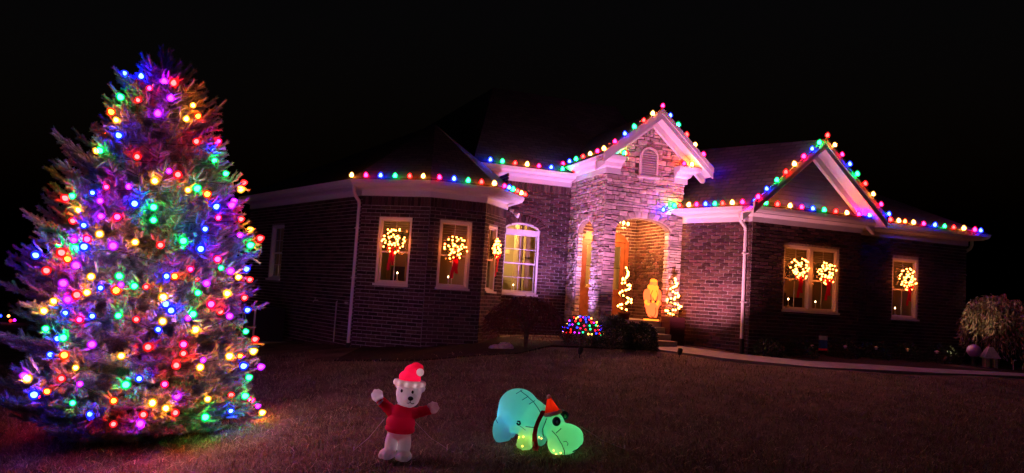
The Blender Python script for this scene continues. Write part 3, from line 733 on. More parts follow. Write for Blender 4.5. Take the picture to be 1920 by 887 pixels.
bay = zoomed([(70, 63, 'W'), (171, 65, 'P'), (270, 68, 'B'), (372, 72, 'G'), (472, 73, 'R'), (565, 78, 'W'), (680, 88, 'P'), (778, 96, 'B'), (875, 105, 'G'), (968, 118, 'R'), (1060, 124, 'W')], 3.694, 640, 320)
it = on_edge(bay[:6], uvw(*bp2[1], gt), uvw(*bp2[2], gt)) + on_edge(bay[6:], uvw(*bp2[2], gt), uvw(*bp2[3], gt))
A, B = uvw(*bp2[3], gt), uvw(*bp2[4], gt)
it += [(A + (B - A) * f_, c) for f_, c in zip((.16, .33, .48, .68, .84, .99), 'PBGRWR')]
SR, SH = .043, .10
light_string('bulb string along the eave of the dark bay beside the lit tree', it, (0, 0, 1), 'r', SR, SH, RG)
it = on_edge(zoomed([(685, 440, 'B'), (795, 450, 'G'), (910, 467, 'R'), (1022, 478, 'W'), (1134, 490, 'P'), (1243, 505, 'B'), (1353, 512, 'G'), (1460, 528, 'R')], 4.927, 780, 220), uvw(5.5, 18.87, E2 + .365), uvw(8.3, 18.87, E2 + .365))
light_string('bulb string along the short eave over the arched window', it, (0, 0, 1), 'r', SR, SH, RG)
it = on_edge(zoomed([(1280, 408, 'W'), (1341, 402, 'P'), (1405, 390, 'B'), (1468, 378, 'G')], 4.927, 780, 220) + zoomed([(267, 422, 'R'), (319, 413, 'W'), (372, 408, 'P'), (430, 385, 'W')], 3.694, 1020, 180), uvw(8.0, 21, TE + .02), uvw(8.0, 16.62, TE + .02))
light_string('bulb string along the side eave of the stone tower above the brick recess', it, (0, 0, 1), 'r', SR, SH, RG)
it = on_edge(zoomed([(475, 416, 'B'), (555, 425, 'G'), (601, 437, 'R')], 3.694, 1020, 180), uvw(8.05, 16.76, E3 + .32), uvw(8.7, 16.76, E3 + .32))
light_string('three bulbs on the left cornice return of the stone tower', it, (0, 0, 1), 'r', SR, SH, RG)
it = on_edge(zoomed([(970, 485, 'P'), (1024, 484, 'W'), (1100, 498, 'R'), (1160, 505, 'B')], 3.694, 1020, 180), uvw(10.3, 16.76, E3 + .26), uvw(11.2, 16.76, E3 + .26))
light_string('four bulbs on the right cornice return of the stone tower', it, (0, 0, 1), 'r', SR, SH, RG)
it = on_edge(zoomed([(494, 334, 'P'), (563, 276, 'B'), (628, 224, 'G'), (685, 176, 'R'), (748, 130, 'W')], 3.694, 1020, 180), uvw(7.99, 16.585, TE + .0), uvw(TC, 16.585, TA + .02)) + [(uvw(TC, 16.62, TA + .03), 'P')] + \
    on_edge(zoomed([(874, 149, 'B'), (928, 216, 'G'), (982, 287, 'R'), (1040, 356, 'W'), (1097, 426, 'P')], 3.694, 1020, 180), uvw(TC, 16.62, TA + .02), uvw(11.17, 16.62, TE - .04))
light_string('bulb string over the peak of the stone tower gable', it, (0, 0, 1), 'r', SR, SH, RG)
wo2 = off_path([(10.1, 18.42), (10.62, 17.3), (11.52, 15.37), (14.9, 15.37), (14.9, 15.65), (18.95, 15.65)], EO)
wa = [uvw(*p, gt) for p in wo2]
q0 = wa[1] + (wa[2] - wa[1]) * .06; qb = on_line(1243.6, 397.4, uvw(0, 17.0, 0), uvw(10, 17.0, 0))
it = [(qb, 'B')] + on_edge(zoomed([(884, 799, 'G'), (941, 795, 'R'), (1000, 790, 'W'), (1057, 790, 'P'), (1119, 782, 'B'), (1183, 777, 'G'), (1238, 775, 'R'), (1305, 770, 'W')], 3.694, 1020, 180) + zoomed([(643, 665, 'P')], 4.225, 1240, 230), q0, wa[2])
light_string('bulb string along the side eave of the right wing next to the tower', it, (0, 0, 1), 'r', SR, SH, RG)
it = on_edge(zoomed([(731, 665, 'B'), (823, 677, 'G'), (917, 684, 'R'), (1015, 695, 'W'), (1108, 705, 'P')], 4.225, 1240, 230) + zoomed([(272, 318, 'B'), (311, 322, 'G'), (351, 327, 'R'), (393, 332, 'W'), (434, 338, 'P'), (473, 343, 'B'), (512, 346, 'G')], 1.8865, 1380, 230), wa[2], wa[3]) + \
    on_edge(zoomed([(548, 350, 'R'), (577, 355, 'W'), (596, 362, 'O'), (627, 369, 'W'), (663, 375, 'P'), (700, 379, 'B'), (736, 384, 'G'), (769, 388, 'R'), (804, 392, 'W'), (842, 396, 'P'), (878, 400, 'B')], 1.8865, 1380, 230), wa[4], wa[5])
light_string('long bulb string along the front eave of the right wing', it, (0, 0, 1), 'r', SR, SH, RG)
gA, gP, gB = uvw(11.05, 14.65, zE + .02), uvw(13.08, 14.65, 4.37), uvw(15.10, 14.65, zE + .02)
it = on_edge(zoomed([(762, 605, 'P'), (833, 537, 'B'), (909, 467, 'G'), (984, 408, 'R'), (1053, 342, 'W'), (1125, 285, 'P')], 4.225, 1240, 230) + zoomed([(268, 99, 'B'), (291, 76, 'G')], 1.8865, 1380, 230), gA, gP) + [(gP, 'R')] + \
    on_edge(zoomed([(350, 86, 'W'), (377, 119, 'P'), (404, 153, 'B'), (431, 188, 'G'), (457, 223, 'R'), (485, 260, 'W'), (514, 296, 'P'), (541, 330, 'B')], 1.8865, 1380, 230), gP, gB)
light_string('bulb string over the dark sided gable of the right wing', it, (0, 0, 1), 'r', SR, SH, RG)

# ------------------------------------------------------------------ the big spruce
TX, TY = -5.62, 11.55
TZ = float(ground(TX, TY)) - .05
prows = [(104, 0), (130, 26), (160, 56), (200, 96), (250, 120), (300, 128), (340, 160), (400, 176), (460, 205), (530, 222), (600, 222), (650, 226), (690, 236), (740, 222), (790, 180), (818, 120)]
pz = np.array([atY(275, y, 11.55)[2] for y, _ in prows][::-1]); prr = np.array([h_ * 11.55 / FPX for _, h_ in prows][::-1])
def prof_r(z): return float(np.interp(z, pz, prr, left=.5, right=0))
TTOP = pz[-1]
reg1 = [(528,137,'B'),(588,152,'B'),(684,176,'M'),(719,180,'R'),(620,199,'P'),(508,238,'G'),(578,247,'R'),(707,241,'M'),(799,267,'Y'),(471,299,'O'),(488,330,'Y'),(657,305,'M'),(771,326,'Y'),(816,313,'O'),(500,396,'B'),(811,418,'R'),(894,419,'P'),(883,457,'B'),(882,494,'G'),(424,458,'G'),(408,460,'Y'),(572,482,'R'),(700,540,'M'),(736,556,'R'),(928,548,'G'),(1002,585,'R'),(988,612,'Y'),(643,582,'Y'),(445,605,'P'),(537,604,'M'),(776,617,'Y'),(812,614,'G'),(852,634,'O'),(391,630,'B'),(421,664,'M'),(283,654,'R'),(310,643,'G'),(332,702,'Y'),(562,677,'B'),(639,690,'G'),(891,689,'B'),(962,662,'M'),(952,682,'M'),(900,733,'P'),(991,737,'R'),(313,746,'R'),(356,765,'B'),(424,728,'M'),(491,730,'P'),(638,744,'G'),(846,780,'B'),(1029,780,'Y'),(1069,818,'R'),(1028,846,'G'),(988,806,'M'),(315,826,'M'),(369,824,'P'),(356,855,'B'),(320,860,'G'),(256,843,'G'),(475,853,'M'),(565,833,'Y'),(665,846,'R'),(758,830,'G'),(828,864,'B'),(266,880,'R'),(1060,878,'Y'),(420,800,'Y')]
reg2 = [(291,63,'O'),(203,112,'R'),(385,135,'Y'),(160,48,'B'),(273,162,'M'),(322,90,'M'),(423,180,'B'),(504,167,'M'),(487,190,'O'),(495,133,'G'),(560,173,'G'),(608,176,'R'),(368,200,'Y'),(328,211,'R'),(289,230,'M'),(232,238,'Y'),(193,277,'Y'),(278,285,'B'),(388,299,'B'),(336,313,'P'),(494,296,'G'),(567,311,'R'),(672,318,'Y'),(690,131,'B'),(723,133,'O'),(787,103,'P'),(815,141,'R'),(852,162,'M'),(897,63,'P'),(949,111,'M'),(913,98,'G'),(1014,102,'B'),(981,135,'Y'),(1028,146,'R'),(936,204,'Y'),(817,200,'G'),(1007,222,'R'),(870,250,'P'),(908,279,'R'),(685,250,'B'),(676,220,'Y'),(708,275,'B'),(796,290,'G'),(776,305,'M'),(945,297,'M'),(1018,272,'B'),(1012,360,'G'),(1048,394,'R'),(200,350,'G'),(246,392,'B'),(272,388,'G'),(388,415,'M'),(217,457,'B'),(275,461,'O'),(504,463,'Y'),(614,426,'R'),(758,415,'P'),(757,452,'R'),(839,479,'M'),(943,465,'Y'),(988,462,'O'),(1000,505,'B'),(1040,445,'Y'),(1072,508,'M'),(825,510,'Y'),(729,502,'R'),(1024,553,'G'),(113,545,'M'),(126,558,'Y'),(153,625,'B'),(205,610,'O'),(320,512,'Y'),(337,580,'M'),(262,557,'R'),(578,556,'B'),(523,584,'G'),(682,580,'P'),(731,628,'M'),(474,647,'O'),(308,658,'G'),(378,704,'B'),(474,747,'R'),(580,742,'M'),(594,706,'R'),(686,680,'Y'),(724,698,'R'),(843,717,'G'),(855,643,'Y'),(950,692,'B'),(951,625,'R'),(1031,648,'P'),(1062,672,'M'),(1078,700,'Y'),(1006,629,'G'),(630,656,'Y'),(655,352,'B'),(805,355,'Y')]
tb = zoomed(reg1, 2.218, 0, 80) + zoomed(reg2, 2.218, 0, 460)
tbulbs = []
for x, y, c in tb:
    hit = None
    for Yd in np.arange(8.6, 11.9, .02):
        p = atY(x, y, Yd)
        if math.hypot(p[0] - TX, p[1] - TY) < prof_r(p[2]) * .92: hit = p; break
    if hit is None:
        hit = min((atY(x, y, Yd) for Yd in np.arange(10.2, 12.0, .02)), key=lambda p: math.hypot(p[0] - TX, p[1] - TY) - prof_r(p[2]))
    tbulbs.append((hit, c))
nf = len(tbulbs)
for k in range(22):   # round the far side of the crown
    z = TZ + .3 + (TTOP - TZ - .5) * (1 - math.sqrt(rnd.random())) ; a = rnd.uniform(.5, .97) * math.pi; r = prof_r(z) * .92
    tbulbs.append((np.array([TX + r * math.cos(a), TY + r * math.sin(a), z]), rnd.choice('RBGYMPO')))
BP = np.array([p for p, _ in tbulbs[:nf]])
# twigs: a fat needle-covered finger, many copies merged into one crown
def twig_proto(seed):
    r = np.random.default_rng(seed); V = []; Fq = []
    n = 5; prof = [(0, .007), (.15, .016), (.55, .018), (.88, .013), (1.0, .004)]
    for t, rad in prof:
        for k in range(n): a = 2 * math.pi * k / n; V.append((rad * math.cos(a), rad * math.sin(a), t))
    for i in range(len(prof) - 1):
        for k in range(n): Fq.append((i * n + k, i * n + (k + 1) % n, (i + 1) * n + (k + 1) % n, (i + 1) * n + k))
    for i in range(64):
        t = r.uniform(.05, 1); a = r.uniform(0, 2 * math.pi); d = np.array([math.cos(a), math.sin(a), 0]); s_ = np.array([-d[1], d[0], 0])
        rad = .012; tip = d * r.uniform(.028, .042); b = len(V)
        p = d * rad + np.array([0, 0, t - .04])
        V += [tuple(p - s_ * .005), tuple(p + s_ * .005), tuple(tip + s_ * .0012 + np.array([0, 0, t + .12])), tuple(tip - s_ * .0012 + np.array([0, 0, t + .12]))]
        Fq.append((b, b + 1, b + 2, b + 3))
    return np.array(V), np.array(Fq)
protos = [twig_proto(k) for k in range(4)]
tw_p, tw_d, tw_l = [], [], []; wood = MB()
z = TZ + .18
while z < TTOP - .15:
    R = prof_r(z); nb = max(6, int(6 + R * 5.6)); a0 = rnd.uniform(0, 6.28)
    for k in range(nb):
        a = a0 + 2 * math.pi * (k + rnd.uniform(-.3, .3)) / nb; zz = z + rnd.uniform(-.07, .07); L = prof_r(zz) * rnd.choice([.70, .76, .80, .84, .88, .97]) - .06 - .06 * (zz > TTOP - 2)
        if L < .1: continue
        d = np.array([math.cos(a), math.sin(a), 0]); side = np.array([-d[1], d[0], 0])
        hrel = (zz - TZ) / (TTOP - TZ); rise = -.12 + .75 * hrel ** 1.2
        def bpnt(t): return np.array([TX, TY, zz - L * .12]) + d * L * t + np.array([0, 0, 1]) * L * (rise * t + .16 * t * t)
        if k % 2 == 0: wood.tube([bpnt(t) for t in (0, .35, .7, .95)], [.02, .014, .009, .005], 4, cap=False)
        t = max(.22, 1 - 1.25 / max(L, .3))
        while t < 1.0:
            p = bpnt(t); sp = (1 - t) * min(L, 1.6) * .42 + .05
            for sg in (-1, 1):
                dd = d * rnd.uniform(.6, 1.0) + side * sg * rnd.uniform(.5, 1.1) + np.array([0, 0, rnd.uniform(.05, .55)])
                tw_p.append(p); tw_d.append(dd); ln = min(rnd.uniform(.13, .24), .10 + sp * .9); tw_l.append(ln)
                if sp > .22:
                    q = p + unit(dd) * ln * .8
                    for _ in range(3): tw_p.append(q); tw_d.append(d * rnd.uniform(.5, 1) + side * sg * rnd.uniform(0, 1) + np.array([0, 0, rnd.uniform(.0, .6)])); tw_l.append(rnd.uniform(.12, .2))
            if rnd.random() < .45: tw_p.append(p); tw_d.append(d * .6 + np.array([0, 0, rnd.uniform(.5, 1)])); tw_l.append(rnd.uniform(.1, .17))
            t += .075 / max(L, .25) * (1 + .4 * (1 - t))
        tw_p.append(bpnt(.97)); tw_d.append(d + np.array([0, 0, rise + .35])); tw_l.append(rnd.uniform(.15, .26))
    z += .145 if R > .6 else .11
for k in range(9):
    a = k * 2.4; tw_p.append(np.array([TX, TY, TTOP - .30 + .02 * k])); tw_d.append(np.array([math.cos(a) * .45, math.sin(a) * .45, 1.0])); tw_l.append(rnd.uniform(.18, .30))
tw_p.append(np.array([TX, TY, TTOP - .2])); tw_d.append(np.array([.02, 0, 1.])); tw_l.append(.3)
P_ = np.array(tw_p); D_ = unit(np.array(tw_d)); L_ = np.array(tw_l)
midp = P_ + D_ * L_[:, None] * .6; keep = np.ones(len(P_), bool)
for b in BP[rng.random(len(BP)) < .75]:
    v = unit(-b); rel = midp - b; along = rel @ v; perp = np.linalg.norm(rel - along[:, None] * v, axis=1)
    keep &= ~((along > .0) & (along < 1.3) & (perp < .085))
rp, rd, rl = [], [], []
for p, c in tbulbs:      # the shoots each bulb is clipped among
    out = unit(np.array([p[0] - TX, p[1] - TY, .25])); sd = unit(np.cross(out, [0, 0, 1])); up = np.cross(sd, out); a0 = rnd.uniform(0, 6.28)
    for k in range(5):
        a = a0 + rnd.uniform(0, 6.28); rad = sd * math.cos(a) + up * math.sin(a); rp.append(p - out * rnd.uniform(.05, .22) + rad * rnd.uniform(.05, .13)); rd.append(out * rnd.uniform(.5, 1.2) + rad * rnd.uniform(.2, .9) + np.array([0, 0, rnd.uniform(-.1, .4)])); rl.append(rnd.uniform(.10, .2))
P_, D_, L_ = np.concatenate([P_[keep], np.array(rp)]), np.concatenate([D_[keep], unit(np.array(rd))]), np.concatenate([L_[keep], np.array(rl)]); N_ = len(P_)
Xa = unit(np.cross(D_, unit(rng.normal(size=(N_, 3))))); Ya = np.cross(D_, Xa); th = rng.uniform(.85, 1.25, N_)
Vs, Fs, off = [], [], 0
for k in range(4):
    s_ = slice(k, None, 4); pv, pf = protos[k]; p, d, l_, xa, ya, t_ = P_[s_], D_[s_], L_[s_], Xa[s_], Ya[s_], th[s_]
    V = p[:, None] + (pv[None, :, :1] * xa[:, None] + pv[None, :, 1:2] * ya[:, None]) * t_[:, None, None] + pv[None, :, 2:3] * d[:, None] * l_[:, None, None]
    V[:, :, 2] += ((pv[None, :, 2] ** 2) - .3 * pv[None, :, 2]) * l_[:, None] * .22 * rng.uniform(-.6, 1.2, len(p))[:, None]
    Vs.append(V.reshape(-1, 3)); Fs.append((pf[None] + (np.arange(len(p)) * len(pv))[:, None, None]).reshape(-1, 4) + off); off += V.shape[0] * V.shape[1]
TB = np.array([TX, TY, TZ])
spruce = thing('spruce_tree', 'tall full spruce covered in coloured bulbs at the left of the lawn', 'tree', TB)
link('crown', mesh_np('crown', np.concatenate(Vs) - TB, np.concatenate(Fs), ['needle']), spruce)
wood.tube([TB + np.array([0, 0, zz]) for zz in (-.1, .5, 2, 4, TTOP - TZ - .1)], [.14, .11, .09, .05, .012], 8)
part('trunk', wood, 'bark', spruce)
tord = sorted(tbulbs, key=lambda q: (-round((q[0][2] - TZ) / .3), math.atan2(q[0][1] - TY, q[0][0] - TX) * (1 if int(round((q[0][2] - TZ) / .3)) % 2 else -1)))
def tup(p): return np.array([(p[0] - TX) * .8, (p[1] - TY) * .8, .45])
light_string('string of coloured bulbs wound round the big spruce', tord, tup, 't', .037, .082, None, .005, wire_off=(0, .05, -.03))

# ------------------------------------------------------------------ blob bodies (one continuous surface)
def blob(name, ell, m, parent, vox=.018, smooth=6, loc=(0, 0, 0), rotz=0, disp=None):
    "ell: list of (centre, radii, euler y) in local metres"
    mb = MB()
    for c, r, *ro in ell:
        A = np.eye(3)
        if ro:
            a = ro[0]; A = np.array([[math.cos(a), 0, math.sin(a)], [0, 1, 0], [-math.sin(a), 0, math.cos(a)]])
        mb.ball(c, r, 20, 14, ax=A)
    tmp = bpy.data.objects.new('tmp', mb.mesh('tmp', m)); C.objects.link(tmp)
    r = tmp.modifiers.new('r', 'REMESH'); r.mode = 'VOXEL'; r.voxel_size = vox
    s_ = tmp.modifiers.new('s', 'SMOOTH'); s_.factor = .5; s_.iterations = smooth
    me = bpy.data.meshes.new_from_object(tmp.evaluated_get(bpy.context.evaluated_depsgraph_get())); me.name = name
    bpy.data.objects.remove(tmp)
    if not me.materials: me.materials.append(M[m])
    me.polygons.foreach_set('use_smooth', [True] * len(me.polygons))
    return link(name, me, parent)
def lpart(name, mb, m, parent, smooth=True): return link(name, mb.mesh(name, m, smooth=smooth), parent)

# generic white bear inflatable in a red sweater
bg_ = atY(743, 857, 9.8); bp0 = np.array([bg_[0], bg_[1], float(ground(bg_[0], bg_[1])) + .005])
bear = thing('inflatable_bear', 'white inflatable bear in red sweater and red hat with both arms raised', 'inflatable', bp0)
bear.rotation_euler = (0, R_(3.0), R_(-4))
blob('body', [((-.085, -.01, .20), (.085, .09, .19)), ((.085, -.01, .20), (.085, .09, .19)), ((-.115, -.05, .065), (.105, .14, .07)), ((.10, -.05, .065), (.105, .14, .07)),
              ((0, 0, .40), (.17, .14, .16)), ((.0, 0, .58), (.13, .11, .15)),
              ((.06, -.02, .855), (.165, .155, .165)), ((.06, -.02, .79), (.15, .14, .12)), ((.12, -.15, .80), (.092, .10, .075)), ((-.09, .02, .94), (.052, .03, .052)), ((.215, .02, .93), (.052, .03, .052)),
              ((-.13, 0, .60), (.07, .06, .06)), ((-.22, 0, .66), (.06, .055, .055)), ((-.28, -.01, .70), (.065, .055, .06)), ((-.345, -.01, .765), (.078, .06, .075)), ((-.38, -.03, .82), (.029, .03, .036)), ((-.335, -.035, .83), (.029, .03, .036)), ((-.30, -.03, .815), (.027, .03, .034)), ((-.40, -.03, .78), (.027, .03, .027)),
              ((.16, 0, .61), (.07, .06, .055)), ((.27, 0, .65), (.06, .055, .055)), ((.40, -.01, .70), (.072, .06, .07)), ((.43, -.03, .755), (.028, .03, .035)), ((.385, -.03, .76), (.028, .03, .035)), ((.345, -.03, .735), (.026, .03, .03)), ((.46, -.03, .715), (.026, .03, .026)),
              ((-.17, -.16, .06), (.035, .03, .04)), ((-.115, -.18, .06), (.035, .03, .045)), ((-.06, -.165, .06), (.035, .03, .04)), ((.05, -.165, .06), (.035, .03, .04)), ((.105, -.18, .06), (.035, .03, .045)), ((.16, -.16, .06), (.035, .03, .04))], 'whitefab', bear, .012, 4)
blob('sweater', [((0, 0, .47), (.192, .165, .13)), ((0, 0, .39), (.197, .168, .075)), ((.01, 0, .60), (.155, .135, .12)), ((.03, 0, .70), (.095, .09, .05)),
                 ((-.13, 0, .60), (.085, .08, .075), .3), ((-.19, 0, .635), (.08, .072, .07)), ((-.245, 0, .675), (.074, .068, .066)), ((-.285, 0, .705), (.07, .064, .062)),
                 ((.17, 0, .61), (.085, .08, .07)), ((.25, 0, .64), (.078, .07, .068)), ((.32, 0, .665), (.07, .066, .064)), ((.35, 0, .675), (.068, .064, .062))], 'redfab', bear, .012, 4)
hat = blob('hat', [((.055, -.01, .985), (.168, .16, .07)), ((.05, -.01, 1.06), (.145, .135, .09)), ((.075, -.01, 1.14), (.11, .10, .085)), ((.115, -.015, 1.20), (.075, .07, .06)), ((.165, -.03, 1.195), (.05, .05, .05)), ((.19, -.05, 1.16), (.035, .035, .04))], 'redfab', bear, .012, 4)
mb = MB(); mb.lathe((.055, -.012, .945), [(.172, 0), (.206, .012), (.214, .04), (.204, .068), (.168, .078)], 28); lpart('hat_band', mb, 'pompom', hat)
mb = MB(); mb.ball((.195, -.13, 1.15), .05, 14, 10); lpart('pompom', mb, 'pompom', hat)
mb = MB(); mb.ball((.135, -.248, .825), (.036, .024, .028), 14, 10); lpart('nose', mb, 'blackfab', bear)
for x in (-.005, .135):
    mb = MB(); mb.ball((x, -.168 if x < .1 else -.162, .895), (.016, .012, .022), 12, 8); lpart('eye', mb, 'blackfab', bear)
mb = MB(); mb.tube([(.135, -.25, .80), (.135, -.245, .775), (.11, -.235, .76), (.085, -.22, .765)], .005, 6); mb.tube([(.135, -.245, .775), (.16, -.235, .76), (.18, -.215, .767)], .005, 6); lpart('mouth', mb, 'blackfab', bear)

for z_, e_ in ((.18, .5), (.5, .9), (.83, .7), (1.06, 2.2)):
    ld = bpy.data.lights.new('inflatable_lamp', 'POINT'); ld.energy = e_; ld.color = (1, .78, .92); ld.shadow_soft_size = .03; lo = link('lamp', ld, bear); lo.location = (.03 if z_ > .4 else 0, .03, z_)
for x_, z_ in ((-.345, .765), (.40, .70)):  # extra lamps added to brighten the paws
    ld = bpy.data.lights.new('inflatable_lamp', 'POINT'); ld.energy = .10; ld.color = (1, .7, .88); ld.shadow_soft_size = .02; lo = link('lamp', ld, bear); lo.location = (x_, 0, z_)
for k in range(5):  # ring of lamps added behind the hat band to make it look lit
    a = -math.pi * (.15 + .175 * k); ld = bpy.data.lights.new('inflatable_lamp', 'POINT'); ld.energy = .035; ld.color = (1, .7, .88); ld.shadow_soft_size = .01; lo = link('lamp', ld, bear); lo.location = (.055 + .189 * math.cos(a), -.012 + .189 * math.sin(a), .985)
ld = bpy.data.lights.new('inflatable_lamp', 'POINT'); ld.energy = .06; ld.color = (1, .7, .88); ld.shadow_soft_size = .01; lo = link('lamp', ld, bear); lo.location = (.195, -.13, 1.15)  # added lamp that brightens the pompom from inside
# glowing hippo
hg = atY(1000, 833, 10.2); hp = np.array([hg[0], hg[1], float(ground(hg[0], hg[1])) + .004])
hippo = thing('inflatable_hippo', 'glowing turquoise inflatable hippo lying on the lawn in a small red hat', 'inflatable', hp)
hippo.rotation_euler = (0, R_(3.0), R_(-10))
S_ = .00107
def hx(px, py, y=0): return ((px - 620) * S_, y, (815 - py) * S_)
def hel(px, py, rx, rz, ry, y=0, rot=0): return (hx(px, py, y), (rx * S_, ry, rz * S_), rot)
blob('body', [hel(380, 335, 262, 245, .25), hel(520, 400, 230, 205, .23, 0, .45), hel(300, 430, 185, 190, .24), hel(690, 440, 150, 190, .19), hel(420, 560, 190, 95, .2), hel(600, 590, 150, 110, .17),
              hel(205, 600, 105, 175, .10, -.15), hel(300, 625, 75, 130, .10, .15), hel(250, 690, 100, 70, .11, -.10), hel(535, 610, 105, 140, .10, -.13), hel(535, 715, 110, 95, .12, -.17), hel(690, 660, 85, 130, .10, .10),
              hel(470, 740, 40, 45, .05, -.25), hel(530, 755, 42, 45, .05, -.27), hel(590, 745, 40, 45, .05, -.25),
              hel(810, 470, 130, 150, .17, -.02), hel(860, 420, 110, 95, .16, -.02), hel(890, 560, 130, 150, .18, -.05),
              hel(1030, 600, 210, 175, .23, -.08), hel(930, 680, 135, 150, .20, -.07), hel(1080, 560, 150, 120, .20, -.08), hel(1010, 680, 170, 130, .20, -.07)], 'hippofab', hippo, .02, 8)
for px, y in ((795, -.15), (915, .12)):
    mb = MB(); mb.ball(hx(px + 10, 330, y), (.03, .025, .045), 10, 8); lpart('ear', mb, 'hippofab', hippo)
for px, py, y in ((890, 405, -.185), (965, 350, .02)):
    mb = MB(); mb.ball(hx(px, py, y), (.056, .045, .062), 16, 10); e_ = lpart('eye', mb, 'seam', hippo)
    mb = MB(); mb.ball(hx(px + 12, py, y - .04), (.018, .012, .022), 8, 6); lpart('glint', mb, 'hippofab', e_)
# shrink the drawn lines onto the skin
from mathutils.bvhtree import BVHTree
hb_ = [o for o in hippo.children if o.name.startswith('body')][0].data
bvh = BVHTree.FromPolygons([v.co[:] for v in hb_.vertices], [p.vertices[:] for p in hb_.polygons])
def skin(pts, r, m, name, closed=False, n=6):
    out = []
    for px, py in pts:
        x, _, z = hx(px, py); h = bvh.ray_cast(Vector((x, -2, z)), Vector((0, 1, 0)))
        if h[0]: out.append(np.array(h[0]) - np.array([0, .002, 0]))
    if len(out) > 1:
        mb = MB(); mb.tube(out, r, n); lpart(name, mb, m, hippo)
def dense(p, k=6): return [(p[i][0] + (p[i + 1][0] - p[i][0]) * t / k, p[i][1] + (p[i + 1][1] - p[i][1]) * t / k) for i in range(len(p) - 1) for t in range(k)] + [p[-1]]
skin(dense([(390, 108), (480, 150), (570, 215), (630, 270), (685, 335)]), .005, 'seam', 'back_seam')
for a, b in (((350, 145), (420, 92)), ((440, 205), (500, 160)), ((530, 245), (585, 205))): skin(dense([a, b]), .004, 'seam', 'stitch')
skin(dense([(520, 515), (640, 522)]), .005, 'seam', 'stitch'); skin(dense([(430, 515), (530, 560)]), .003, 'seam', 'stitch')
skin(dense([(765, 390), (750, 450), (730, 520), (735, 600), (740, 660)]), .006, 'seam', 'neck_seam')
skin(dense([(850, 520), (930, 570), (995, 650), (1030, 730), (1035, 800)]), .005, 'seam', 'mouth_line')
skin(dense([(1010, 615), (1045, 605), (1070, 630), (1060, 655)]), .004, 'seam', 'nostril')
skin(dense([(905, 535), (960, 475)]), .006, 'seam', 'stitch')
skin(dense([(1125, 735), (1180, 700), (1220, 650)]), .012, 'seam', 'nostril')
skin(dense([(1110, 770), (1170, 745), (1215, 695)]), .006, 'seam', 'mouth_line')
skin(dense([(410, 470), (440, 465), (450, 495), (425, 515), (405, 490)], 3), .012, 'seam', 'button')
skin(dense([(130, 480), (175, 520)]), .004, 'seam', 'stitch')
def band(pts, wd, name, m):
    out = []
    for px, py in pts:
        row = []
        for k in (-1, -.3, .3, 1):
            x, _, z = hx(px + k * wd, py); h = bvh.ray_cast(Vector((x, -2, z)), Vector((0, 1, 0))); row.append((np.array(h[0]) if h[0] else np.array([x, -.15, z])) - np.array([0, .008, 0]))
        ym = min(r[1] for r in row); out.append([np.array([r[0], (r[1] + ym) / 2, r[2]]) for r in row])
    mb = MB()
    for a, b in zip(out, out[1:]):
        for i in range(3): mb.quad(a[i], a[i + 1], b[i + 1], b[i]); mb.quad(a[i + 1] + [0, .006, 0], a[i] + [0, .006, 0], b[i] + [0, .006, 0], b[i + 1] + [0, .006, 0])
    lpart(name, mb, m, hippo)
band(dense([(715, 305), (690, 370), (665, 440), (645, 520), (640, 600), (650, 680), (672, 800)], 4), 27, 'scarf', 'scarf')
mb = MB(); hb0 = np.array(hx(825, 330, -.10)); ht = np.array(hx(755, 135, -.10)); mb.tube([hb0, hb0 + (ht - hb0) * .35, hb0 + (ht - hb0) * .7, ht], [.112, .082, .047, .02], 18); hh = lpart('hat', mb, 'hatfab', hippo)
mb = MB(); dv = unit(ht - hb0); mb.tube([hb0 - dv * .02, hb0 - dv * .005, hb0 + dv * .02, hb0 + dv * .032], [.112, .128, .128, .112], 20); lpart('hat_band', mb, 'pompom', hh)
mb = MB(); mb.ball(ht, .034, 12, 8); lpart('pompom', mb, 'pompom', hh)
for (px, py, y, c, e) in ((220, 440, .0, (.05, .28, 1), 5.0), (480, 430, .02, (.12, 1, .65), 3.0), (530, 690, -.14, (1, .85, .1), 1.8), (830, 500, -.02, (.16, .95, .5), 1.4), (1060, 590, -.06, (.24, 1, .40), 2.5), (930, 740, -.12, (.9, .9, .25), 1.5), (808, 240, -.06, (1, .5, .2), .9)):
    ld = bpy.data.lights.new('inflatable_lamp', 'POINT'); ld.energy = e * .36; ld.color = c; ld.shadow_soft_size = .03
    lo = link('lamp', ld, hippo); lo.location = hx(px, py, y)
for px, py, y in ((455, 660, -.27), (510, 640, -.28), (520, 740, -.29), (690, 640, -.22), (712, 665, -.22), (930, 790, -.22), (900, 745, -.235), (985, 765, -.23)):
    h = bvh.ray_cast(Vector((hx(px, py)[0], -2, hx(px, py)[2])), Vector((0, 1, 0)))
    mb = MB(); mb.ball(np.array(h[0]) if h[0] else hx(px, py, y), .008, 8, 6); lpart('light_bulb', mb, 'nY', hippo)
def rope(label, pts, r=.004):
    mb = MB(); mb.tube(pts, r, 5); mb.tube([pts[-1] + np.array([0, 0, .05]), pts[-1] - np.array([0, 0, .08])], .008, 5)
    o = link('tether', mb.mesh('tether', 'floodlens', pts[0]), loc=pts[0]); tag(o, label, 'rope')
p0 = hp + np.array([.62, .05, .33]); e = atY(1172, 815, 10.3); e[2] = float(ground(e[0], e[1])) + .02
rope('thin pale tether running from the hippo to the grass on its right', [p0, p0 * .5 + e * .5 - np.array([0, 0, .03]), e])
for sx, lab in ((1, 'thin tether from the right side of the bear inflatable'), (-1, 'thin tether from the left side of the bear inflatable')):
    p0 = bp0 + np.array([.19 * sx, .02, .50]); e = bp0 + np.array([.62 * sx, .35, 0]); e[2] = float(ground(e[0], e[1])) + .02
    rope(lab, [p0, (p0 + e) / 2 - np.array([0, 0, .04]), e], .003)

